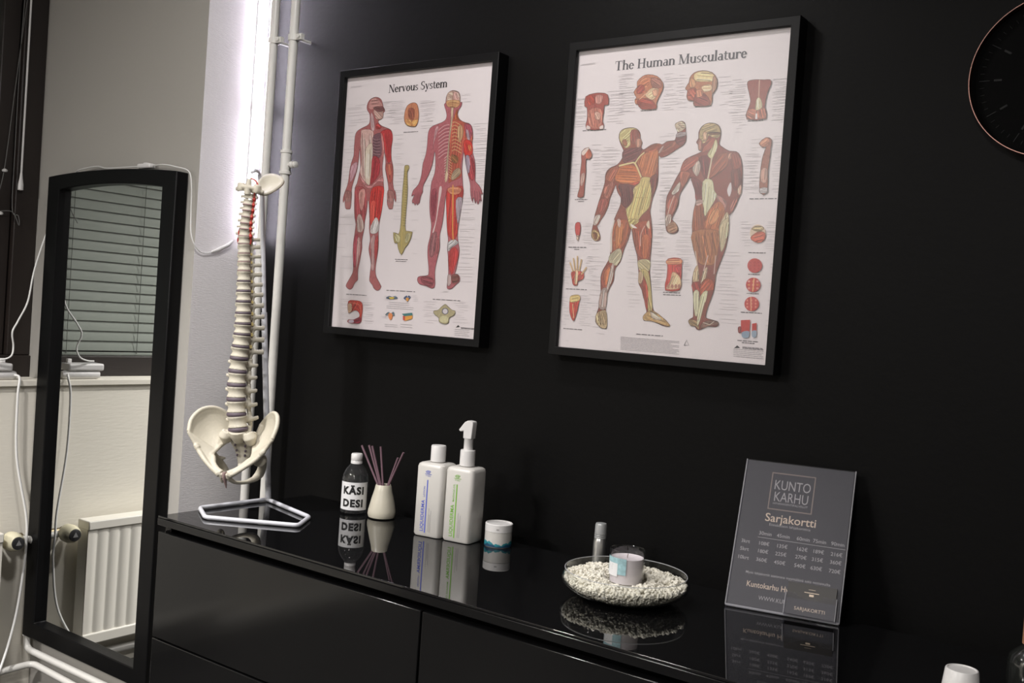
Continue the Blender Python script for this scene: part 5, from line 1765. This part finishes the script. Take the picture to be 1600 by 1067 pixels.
def lotion_label(t, w, d, h, ink, sub, body):
    y = -d / 2 - 0.0004
    flat_text('LIQUIDERMA', 0.0118, lambda x, yy: (-0.0085 - yy, y, 0.012 + x), 'product_name', ink, t, 'LEFT', space=1.05, bold=0.018)
    flat_text(sub, 0.0066, lambda x, yy: (-0.0085 - yy, y, 0.090 + x), 'product_name', ink, t, 'LEFT', bold=0.005)
    bars([(-0.0050, 0.010, -0.0020, 0.130)], lambda x, z: (x, y, z), 'colour_stripe', ink, t)
    m = MB()
    for k in range(5):
        a = math.radians(50 + k * 20)
        a2 = math.radians(50 + k * 20 + 12)
        m.add([(-0.003 + 0.002 * math.cos(a), y, 0.142 + 0.001), (-0.003 + 0.010 * math.cos(a), y, 0.142 + 0.010 * math.sin(a)), (-0.003 + 0.010 * math.cos(a2), y, 0.142 + 0.010 * math.sin(a2))], [(0, 1, 2)])
    m.add([(-0.012, y, 0.1425), (0.006, y, 0.1425), (0.006, y, 0.1437), (-0.012, y, 0.1437)], [(0, 1, 2, 3)])
    m.build('logo_mark', ink, t, fix=False)
    flat_text('FYSIO', 0.0052, lambda x, yy: (-0.003 + x, y, 0.1375 + yy), 'logo_text', ink, t)
    bars([(0.004 + k * 0.0028, 0.012, 0.005 + k * 0.0028, 0.012 + q) for k, q in enumerate((0.055, 0.04, 0.05))], lambda x, z: (x, y, z), 'fine_print', MT['pale'], None, body)


lw, ldp, lh = 0.0725, 0.064, 0.168
b1 = thing('lotion_bottle', 'white square lotion bottle with plain cap and blue writing', 'bottle', (0.5315, -0.182, Z), 0.14)
bd = lotion_body(lw, ldp, lh, b1)
o = MB().lathe([(0.0172, lh + 0.002), (0.0172, lh + 0.036), (0.0160, lh + 0.0385), (0, lh + 0.039)], 36).build('cap', MT['white_plastic'], b1)
lotion_label(b1, lw, ldp, lh, MT['blue_ink'], 'LOTION', bd)
b2 = thing('lotion_bottle', 'white square lotion bottle with pump head and green writing', 'bottle', (0.6065, -0.169, Z), 0.14)
bd = lotion_body(lw, ldp, lh, b2)
lotion_label(b2, lw, ldp, lh, MT['green_ink'], 'MASSAGE OIL', bd)
MB().lathe([(0.0172, lh + 0.002), (0.0172, lh + 0.034), (0.0165, lh + 0.037), (0.0115, lh + 0.0375)], 36).build('collar', MT['white_plastic'], b2)
MB().lathe([(0.0105, lh + 0.036), (0.0105, lh + 0.062), (0.0112, lh + 0.063)], 28).build('pump_stem', MT['white_plastic'], b2)
m = MB()
hd = [(-0.0190, 0.0855), (-0.0225, 0.0815), (-0.0205, 0.0785), (-0.0165, 0.0775), (-0.0105, 0.0800), (-0.0100, 0.063), (0.0112, 0.063), (0.0132, 0.0985), (0.0115, 0.1025), (-0.0010, 0.1035), (-0.0080, 0.1000), (-0.0140, 0.0925)]
m.prism([(x, lh + z) for x, z in hd], -0.0095, 0.0095)
m.build('pump_head', MT['white_plastic'], b2, bevel=0.0025, seg=3)

# small white jar with teal wave print
jr = thing('cardboard_jar', 'small round white jar with teal wave pattern round its base', 'jar', (0.687, -0.141, Z))
JR = 0.0305
MB().lathe([(0, 0), (JR - 0.001, 0), (JR, 0.001), (JR, 0.0335)], 48).build('body', MT['bottle'], jr)
MB().lathe([(JR + 0.0003, 0.034), (JR + 0.0003, 0.050), (JR - 0.001, 0.0512), (JR - 0.0035, 0.0512), (JR - 0.004, 0.0495), (0, 0.0495)], 48).build('lid', MT['white_plastic'], jr)
m = MB()
n = 72
v = []
for i in range(n):
    a = 2 * PI * i / n
    top = 0.0105 + 0.003 * math.sin(a * 3 + 1) + 0.0016 * math.sin(a * 11) + 0.001 * math.sin(a * 23 + 2)
    r = JR + 0.0003
    v += [(r * math.cos(a), r * math.sin(a), 0.0015), (r * math.cos(a), r * math.sin(a), top)]
m.add(v, [(2 * i, 2 * ((i + 1) % n), 2 * ((i + 1) % n) + 1, 2 * i + 1) for i in range(n)], 0, True)
tag(m.build('wave_band', MT['teal'], jr), 'teal wave print')
m = MB()  # shade at the jar foot painted as a darker blue band
v = []
for i in range(n):
    a = 2 * PI * i / n
    top = 0.0058 + 0.002 * math.sin(a * 4 + 2) + 0.001 * math.sin(a * 13)
    r = JR + 0.0006
    v += [(r * math.cos(a), r * math.sin(a), 0.0015), (r * math.cos(a), r * math.sin(a), top)]
m.add(v, [(2 * i, 2 * ((i + 1) % n), 2 * ((i + 1) % n) + 1, 2 * i + 1) for i in range(n)], 0, True)
tag(m.build('wave_band', MT['navy_shade'], jr), 'dark blue band, painted shade at the jar base')
bars([(-0.003, 0.039, 0.003, 0.0425)], on_cyl(JR + 0.0006, 0.55), 'logo_mark', MT['pale'], jr)

# glass bowl with gravel, candle and spray bottle
BX, BY = 1.094, -0.287
bw = thing('glass_bowl', 'shallow clear glass bowl filled with white gravel', 'bowl', (BX, BY, Z))
BPo = [(0.0, 0.0), (0.062, 0.0), (0.085, 0.004), (0.106, 0.014), (0.1185, 0.026), (0.1205, 0.033), (0.1185, 0.041), (0.1155, 0.048), (0.1150, 0.0500)]
BPi = [(0.1135, 0.0500), (0.1135, 0.048), (0.1165, 0.040), (0.1185, 0.033), (0.1165, 0.027), (0.104, 0.016), (0.084, 0.006), (0.060, 0.003), (0.0, 0.003)]
MB().lathe(BPo + BPi, 72).build('body', MT['glass'], bw)
# rounded lip, its bright glint put into the material as milky diffuse
MB().tube([(0.1143 * math.cos(2 * PI * i / 72), 0.1143 * math.sin(2 * PI * i / 72), 0.0500) for i in range(72)], 0.0009, 6, closed=True).build('rim', MT['lip'], bw)

ico_v, ico_f = [], []
bm = bmesh.new()
bmesh.ops.create_icosphere(bm, subdivisions=1, radius=1)
bm.verts.index_update()
ico_v = [v.co.copy() for v in bm.verts]
ico_f = [tuple(v.index for v in fc.verts) for fc in bm.faces]
bm.free()
gm = MB()
rg = random.Random(3)


def wall_r(z):
    pr = [(0.060, 0.003), (0.084, 0.006), (0.104, 0.016), (0.1165, 0.027), (0.1185, 0.033), (0.1165, 0.040), (0.1135, 0.05)]
    for (r0, z0), (r1, z1) in zip(pr, pr[1:]):
        if z0 <= z <= z1:
            return r0 + (r1 - r0) * (z - z0) / (z1 - z0)
    return pr[0][0] if z < 0.003 else pr[-1][0]


CX, CY = 0.012, -0.020        # candle place in the bowl


def surf(x, y):
    r = math.hypot(x, y)
    h = 0.034 + 0.013 * (1 - (r / 0.115) ** 2) + 0.004 * math.sin(x * 60) * math.cos(y * 55)
    dc_ = math.hypot(x - CX, y - CY)
    if dc_ < 0.05:
        h -= 0.012 * (1 - dc_ / 0.05)
    if y > 0.02 and x < -0.01:
        h += 0.004
    return h


def stone(x, y, z, s):
    rot = Matrix.Rotation(rg.uniform(0, 6.28), 3, Vector((rg.uniform(-1, 1), rg.uniform(-1, 1), rg.uniform(-1, 1) + 0.01)).normalized())
    sc = Vector((s * rg.uniform(0.75, 1.25), s * rg.uniform(0.7, 1.2), s * rg.uniform(0.6, 1.0)))
    vv = []
    for p in ico_v:
        k = 1 + rg.uniform(-0.2, 0.2)
        q = rot @ Vector((p.x * sc.x * k, p.y * sc.y * k, p.z * sc.z * k))
        vv.append((x + q.x, y + q.y, z + q.z))
    gm.add(vv, ico_f, 0, False)


# solid heart of the heap
rr = [0.0, 0.056, 0.079, 0.098, 0.1095, 0.108, 0.09, 0.05, 0.0]
zz = [0.006, 0.006, 0.011, 0.0185, 0.030, 0.031, 0.034, 0.036, 0.030]
gm.lathe(list(zip(rr, zz)), 40)
for k in range(1900):
    a = rg.uniform(0, 2 * PI)
    r = 0.109 * math.sqrt(rg.random())
    x, y = r * math.cos(a), r * math.sin(a)
    s = rg.uniform(0.0026, 0.0052)
    if math.hypot(x - CX, y - CY) < 0.036 + s:
        continue
    z = surf(x, y) - rg.uniform(0.0, 0.006)
    if math.hypot(x, y) > wall_r(z) - s * 1.25:
        continue
    stone(x, y, z, s)
for k in range(1500):
    a = rg.uniform(0, 2 * PI)
    s = rg.uniform(0.0024, 0.0044)
    z = rg.uniform(0.005 + s, 0.036)
    r = wall_r(z - s * 0.5) - s * 1.35 - rg.uniform(0, 0.003)
    stone(r * math.cos(a), r * math.sin(a), z, s)
o = gm.build('gravel', MT['gravel'], fix=False)
o.location = (BX, BY, Z)
tag(o, 'heap of small white decorative stones in the glass bowl', 'gravel', kind='stuff')

cn = thing('glass_candle', 'pale lilac candle in a clear glass standing in the gravel', 'candle', (BX + CX, BY + CY, Z + 0.031))
GR = 0.0325
MB().lathe([(0, 0.0), (GR - 0.003, 0.0), (GR, 0.003), (GR, 0.066), (GR - 0.0008, 0.067), (GR - 0.0018, 0.066), (GR - 0.0018, 0.006), (0, 0.005)], 48).build('glass_cup', MT['glass'], cn)
MB().lathe([(0, 0.0055), (GR - 0.0022, 0.0065), (GR - 0.0022, 0.0515), (GR - 0.0035, 0.0505), (0.0, 0.050)], 40).build('wax', MT['wax'], cn)
MB().tube([(0, 0, 0.049), (0.0004, 0, 0.054), (0.0012, 0, 0.058)], 0.0008, 6).build('wick', MT['wick'], cn)


def cyl_patch(r, a0, a1, z0, z1, name, m_, parent, n=16):
    mb = MB()
    v = []
    for i in range(n + 1):
        a = a0 + (a1 - a0) * i / n
        v += [(r * math.cos(a), r * math.sin(a), z0), (r * math.cos(a), r * math.sin(a), z1)]
    mb.add(v, [(2 * i, 2 * i + 2, 2 * i + 3, 2 * i + 1) for i in range(n)], 0, True)
    return mb.build(name, m_, parent, fix=False)


cd_ = -2.45
cyl_patch(GR + 0.0003, cd_ - 0.25, cd_ + 1.35, 0.024, 0.054, 'candle_label', MT['aqua'], cn)
o = cyl_patch(GR + 0.0006, cd_ + 0.05, cd_ + 0.85, 0.020, 0.044, 'candle_tag', MT['label'], cn)
o['label'] = 'white square tag'
bars([(-0.008, 0.040, 0.008, 0.0415), (-0.006, 0.036, 0.006, 0.037), (-0.007, 0.032, 0.007, 0.033)], on_cyl(GR + 0.0009, cd_ + PI / 2 + 0.28), 'fine_print', MT['pale'], None, o)

sy_ = thing('spray_bottle', 'slim silver spray bottle with frosted cap standing behind the glass bowl', 'bottle', (0.949, -0.142, Z))
MB().lathe([(0, 0), (0.0125, 0), (0.0138, 0.0015), (0.0138, 0.058), (0.0128, 0.063), (0.0118, 0.066)], 32).build('body', MT['silver'], sy_)
MB().lathe([(0.0122, 0.0655), (0.0122, 0.093), (0.0108, 0.0968), (0.006, 0.0978), (0, 0.098)], 32).build('cap', MT['smoke'], sy_)
MB().lathe([(0.0126, 0.066), (0.0126, 0.0685), (0.0122, 0.069), (0.0126, 0.0705), (0.0126, 0.0725), (0.0122, 0.073), (0.0126, 0.0745), (0.0126, 0.0765)], 32).build('grip_rings', MT['smoke'], sy_)

# slanted acrylic stand with the price card
BLp, BRp, TLp = Vector((1.252, -0.184, Z)), Vector((1.4505, -0.140, Z)), Vector((1.2285, -0.066, 1.0445))
U = (BRp - BLp).normalized()
Vv = (TLp - BLp)
Vv = (Vv - U * Vv.dot(U))
SH = Vv.length
Vv.normalize()
Nn = U.cross(Vv)
SWd = (BRp - BLp).length
sg = thing('sign_stand', 'clear acrylic slanted sign stand with card pocket at its lower right', 'sign holder', BLp)


def SL(x, y, d=0.0):
    """point on the slanted face, x along its base, y up its slope, d towards the viewer"""
    return U * x + Vv * y + Nn * d


def slab(x0, y0, x1, y1, d0, d1):
    v = [SL(x, y, d) for d in (d0, d1) for x, y in ((x0, y0), (x1, y0), (x1, y1), (x0, y1))]
    return MB().add(v, [(0, 3, 2, 1), (4, 5, 6, 7), (0, 1, 5, 4), (1, 2, 6, 5), (2, 3, 7, 6), (3, 0, 4, 7)])


LIFT = 0.004
slab(0, LIFT, SWd, SH, 0.0, 0.002).build('front_sheet', MT['acrylic'], sg)
slab(0, LIFT, SWd, SH, -0.006, -0.004).build('back_sheet', MT['acrylic'], sg)
for x0 in (-0.0012, SWd - 0.0008):
    slab(x0, LIFT, x0 + 0.002, SH, -0.006, 0.0021).build('edge_strip', MT['edge'], sg)
BK = Vector((-U.y, U.x, 0))
mm = MB()
bv = [Vector((0, 0, 0.0002)), U * SWd + Vector((0, 0, 0.0002)), U * SWd + BK * 0.085 + Vector((0, 0, 0.0002)), BK * 0.085 + Vector((0, 0, 0.0002))]
mm.add(bv + [p + Vector((0, 0, 0.0022)) for p in bv], [(0, 3, 2, 1), (4, 5, 6, 7), (0, 1, 5, 4), (1, 2, 6, 5), (2, 3, 7, 6), (3, 0, 4, 7)])
mm.build('foot_plate', MT['acrylic'], sg)
mm = MB()
mm.tube([SL(0, LIFT, 0.001), SL(SWd, LIFT, 0.001)], 0.0022, 8)
mm.build('folded_edge', MT['edge'], sg)
# pocket
px0, px1, py0, py1, pdp = 0.108, 0.196, LIFT, 0.060, 0.014
fr = [(px0, py0), (px1, py0), (px1, 0.044), (px1 - 0.022, 0.044), (px1 - 0.026, 0.036), (px0 + 0.028, 0.036), (px0 + 0.016, 0.044), (px0, 0.044)]
mm = MB()
nfr = len(fr)
tri = geometry.tessellate_polygon([[Vector((x, y, 0)) for x, y in fr]])
mm.add([SL(x, y, pdp) for x, y in fr] + [SL(x, y, pdp + 0.0015) for x, y in fr], [tuple(t) for t in tri] + [tuple(i + nfr for i in t) for t in tri] + [(i, (i + 1) % nfr, (i + 1) % nfr + nfr, i + nfr) for i in range(nfr)])
pk = mm.build('card_pocket', MT['acrylic'], sg)
for x0 in (px0 - 0.0015, px1):
    slab(x0, py0, x0 + 0.0015, 0.044, 0.002, pdp + 0.0015).build('pocket_side', MT['edge'], pk)
slab(px0, py0, px1, py0 + 0.0015, 0.002, pdp).build('pocket_floor', MT['acrylic'], pk)

# price card inside the stand
pc = thing('price_card', 'dark grey printed price card titled Sarjakortti inside the acrylic stand', 'sign', BLp)
slab(0.002, LIFT + 0.001, SWd - 0.002, SH - 0.001, -0.0036, -0.0006).build('sheet', MT['card'], pc)
D0 = -0.0004


def sgn(x0, y0):
    return lambda x, y: SL(x0 + x, y0 + y, D0)


kx, ky = SWd, SH
# logo square
m = MB()
lx0, lx1, ly0, ly1, t_ = 0.25 * kx, 0.655 * kx, 0.675 * ky, 0.93 * ky, 0.0022
for a0, b0, a1, b1 in ((lx0, ly0, lx1, ly0 + t_), (lx0, ly1 - t_, lx1, ly1), (lx0, ly0, lx0 + t_, ly1), (lx1 - t_, ly0, lx1, ly1)):
    m.add([SL(a0, b0, D0), SL(a1, b0, D0), SL(a1, b1, D0), SL(a0, b1, D0)], [(0, 1, 2, 3)])
m.build('logo_frame', MT['bronze'], pc, fix=False)
lcx = (lx0 + lx1) / 2
flat_text('KUNTO', 0.0270, sgn(lcx, 0.815 * ky), 'card_text', MT['pale'], pc, xscale=0.72)
flat_text('KARHU', 0.0270, sgn(lcx, 0.735 * ky), 'card_text', MT['pale'], pc, xscale=0.72)
flat_text('HYVINVOINTIPALVELUT', 0.0060, sgn(lcx, 0.712 * ky), 'card_text', MT['pale'], pc)
flat_text('Sarjakortti', 0.0225, sgn(0.475 * kx, 0.594 * ky), 'card_text', MT['gold'], pc, bold=0.008)
flat_text('Ennakkoon lahjakorttina', 0.0078, sgn(0.475 * kx, 0.565 * ky), 'card_text', MT['pale'], pc)
cols = [0.265, 0.43, 0.61, 0.755, 0.915]
for cx_, tx in zip(cols, ('30min', '45min', '60min', '75min', '90min')):
    flat_text(tx, 0.0098, sgn(cx_ * kx, 0.497 * ky), 'card_text', MT['pale'], pc, bold=0.01)
bars([(0.20 * kx, 0.478 * ky, 0.985 * kx, 0.481 * ky)], lambda x, y: SL(x, y, D0), 'rule_line', MT['pale'], pc)
for (nm, row), fy in zip((('3krt', ('108€', '135€', '162€', '189€', '216€')), ('5krt', ('180€', '225€', '270€', '315€', '360€')), ('10krt', ('360€', '450€', '540€', '630€', '720€'))), (0.43, 0.378, 0.322)):
    flat_text(nm, 0.0098, sgn(0.095 * kx, fy * ky), 'card_text', MT['pale'], pc, bold=0.01)
    for cx_, tx in zip(cols, row):
        flat_text(tx, 0.0098, sgn(cx_ * kx, fy * ky), 'card_text', MT['pale'], pc, bold=0.01)
flat_text('Myös lahjakortit saatavana myymälästä sekä nettisivuilta', 0.0072, sgn(0.515 * kx, 0.235 * ky), 'card_text', MT['pale'], pc, bold=0.006, xscale=0.95)
flat_text('Kuntokarhu Hyvinvointi', 0.0150, sgn(0.16 * kx, 0.152 * ky), 'card_text', MT['gold'], pc, 'LEFT', bold=0.008, xscale=0.82)
flat_text('WWW.KUNTOKARHU', 0.0110, sgn(0.285 * kx, 0.078 * ky), 'card_text', MT['pale'], pc, 'LEFT', xscale=0.86)
# cards in the pocket
mm = slab(px0 + 0.001, py0 + 0.002, px1 - 0.001, py1 + 0.004, 0.0035, 0.009)
cdp = tag(mm.build('business_cards', MT['black_card']), 'stack of black and gold cards in the pocket of the acrylic stand', 'cards')
cdp.location = BLp
bars([(-0.013, 0, 0.013, 0.0012), (-0.006, 0.006, 0.006, 0.0066), (-0.004, -0.006, 0.004, -0.002)], lambda x, y: SL((px0 + px1) / 2 + x, 0.048 + y, 0.0093), 'gold_print', MT['gold'], cdp)
ins = slab(px0 + 0.0008, py0 + 0.0016, px1 - 0.0008, 0.034, 0.0105, 0.0125).build('pocket_insert', MT['card'], pk)
flat_text('SARJAKORTTI', 0.0088, lambda x, y: SL((px0 + px1) / 2 + x, 0.014 + y, 0.0129), 'insert_text', MT['gold'], ins)

# things at the right edge
cu = thing('tapered_cup', 'white tapered plastic cup upside down at the dresser front edge', 'cup', (1.712, -0.415, Z))
MB().lathe([(0.0285, 0.0), (0.0290, 0.002), (0.0222, 0.0585), (0.0212, 0.060), (0.0195, 0.0602), (0.0185, 0.0588), (0, 0.0583)], 40).build('body', MT['white_plastic'], cu)
MB().lathe([(0.0297, 0.0), (0.0302, 0.0025), (0.0285, 0.005)], 40).build('lip', MT['white_plastic'], cu)
db_ = thing('dark_bottle', 'dark glass bottle with copper coloured cap at the far right edge', 'bottle', (1.7765, -0.235, Z))
MB().lathe([(0, 0), (0.034, 0), (0.036, 0.003), (0.036, 0.040), (0.033, 0.052), (0.020, 0.064), (0.015, 0.068), (0.015, 0.072)], 40).build('body', MT['dark_glass'], db_)
MB().lathe([(0.0175, 0.070), (0.0175, 0.112), (0.016, 0.1145), (0, 0.115)], 32).build('cap', MT['copper'], db_)
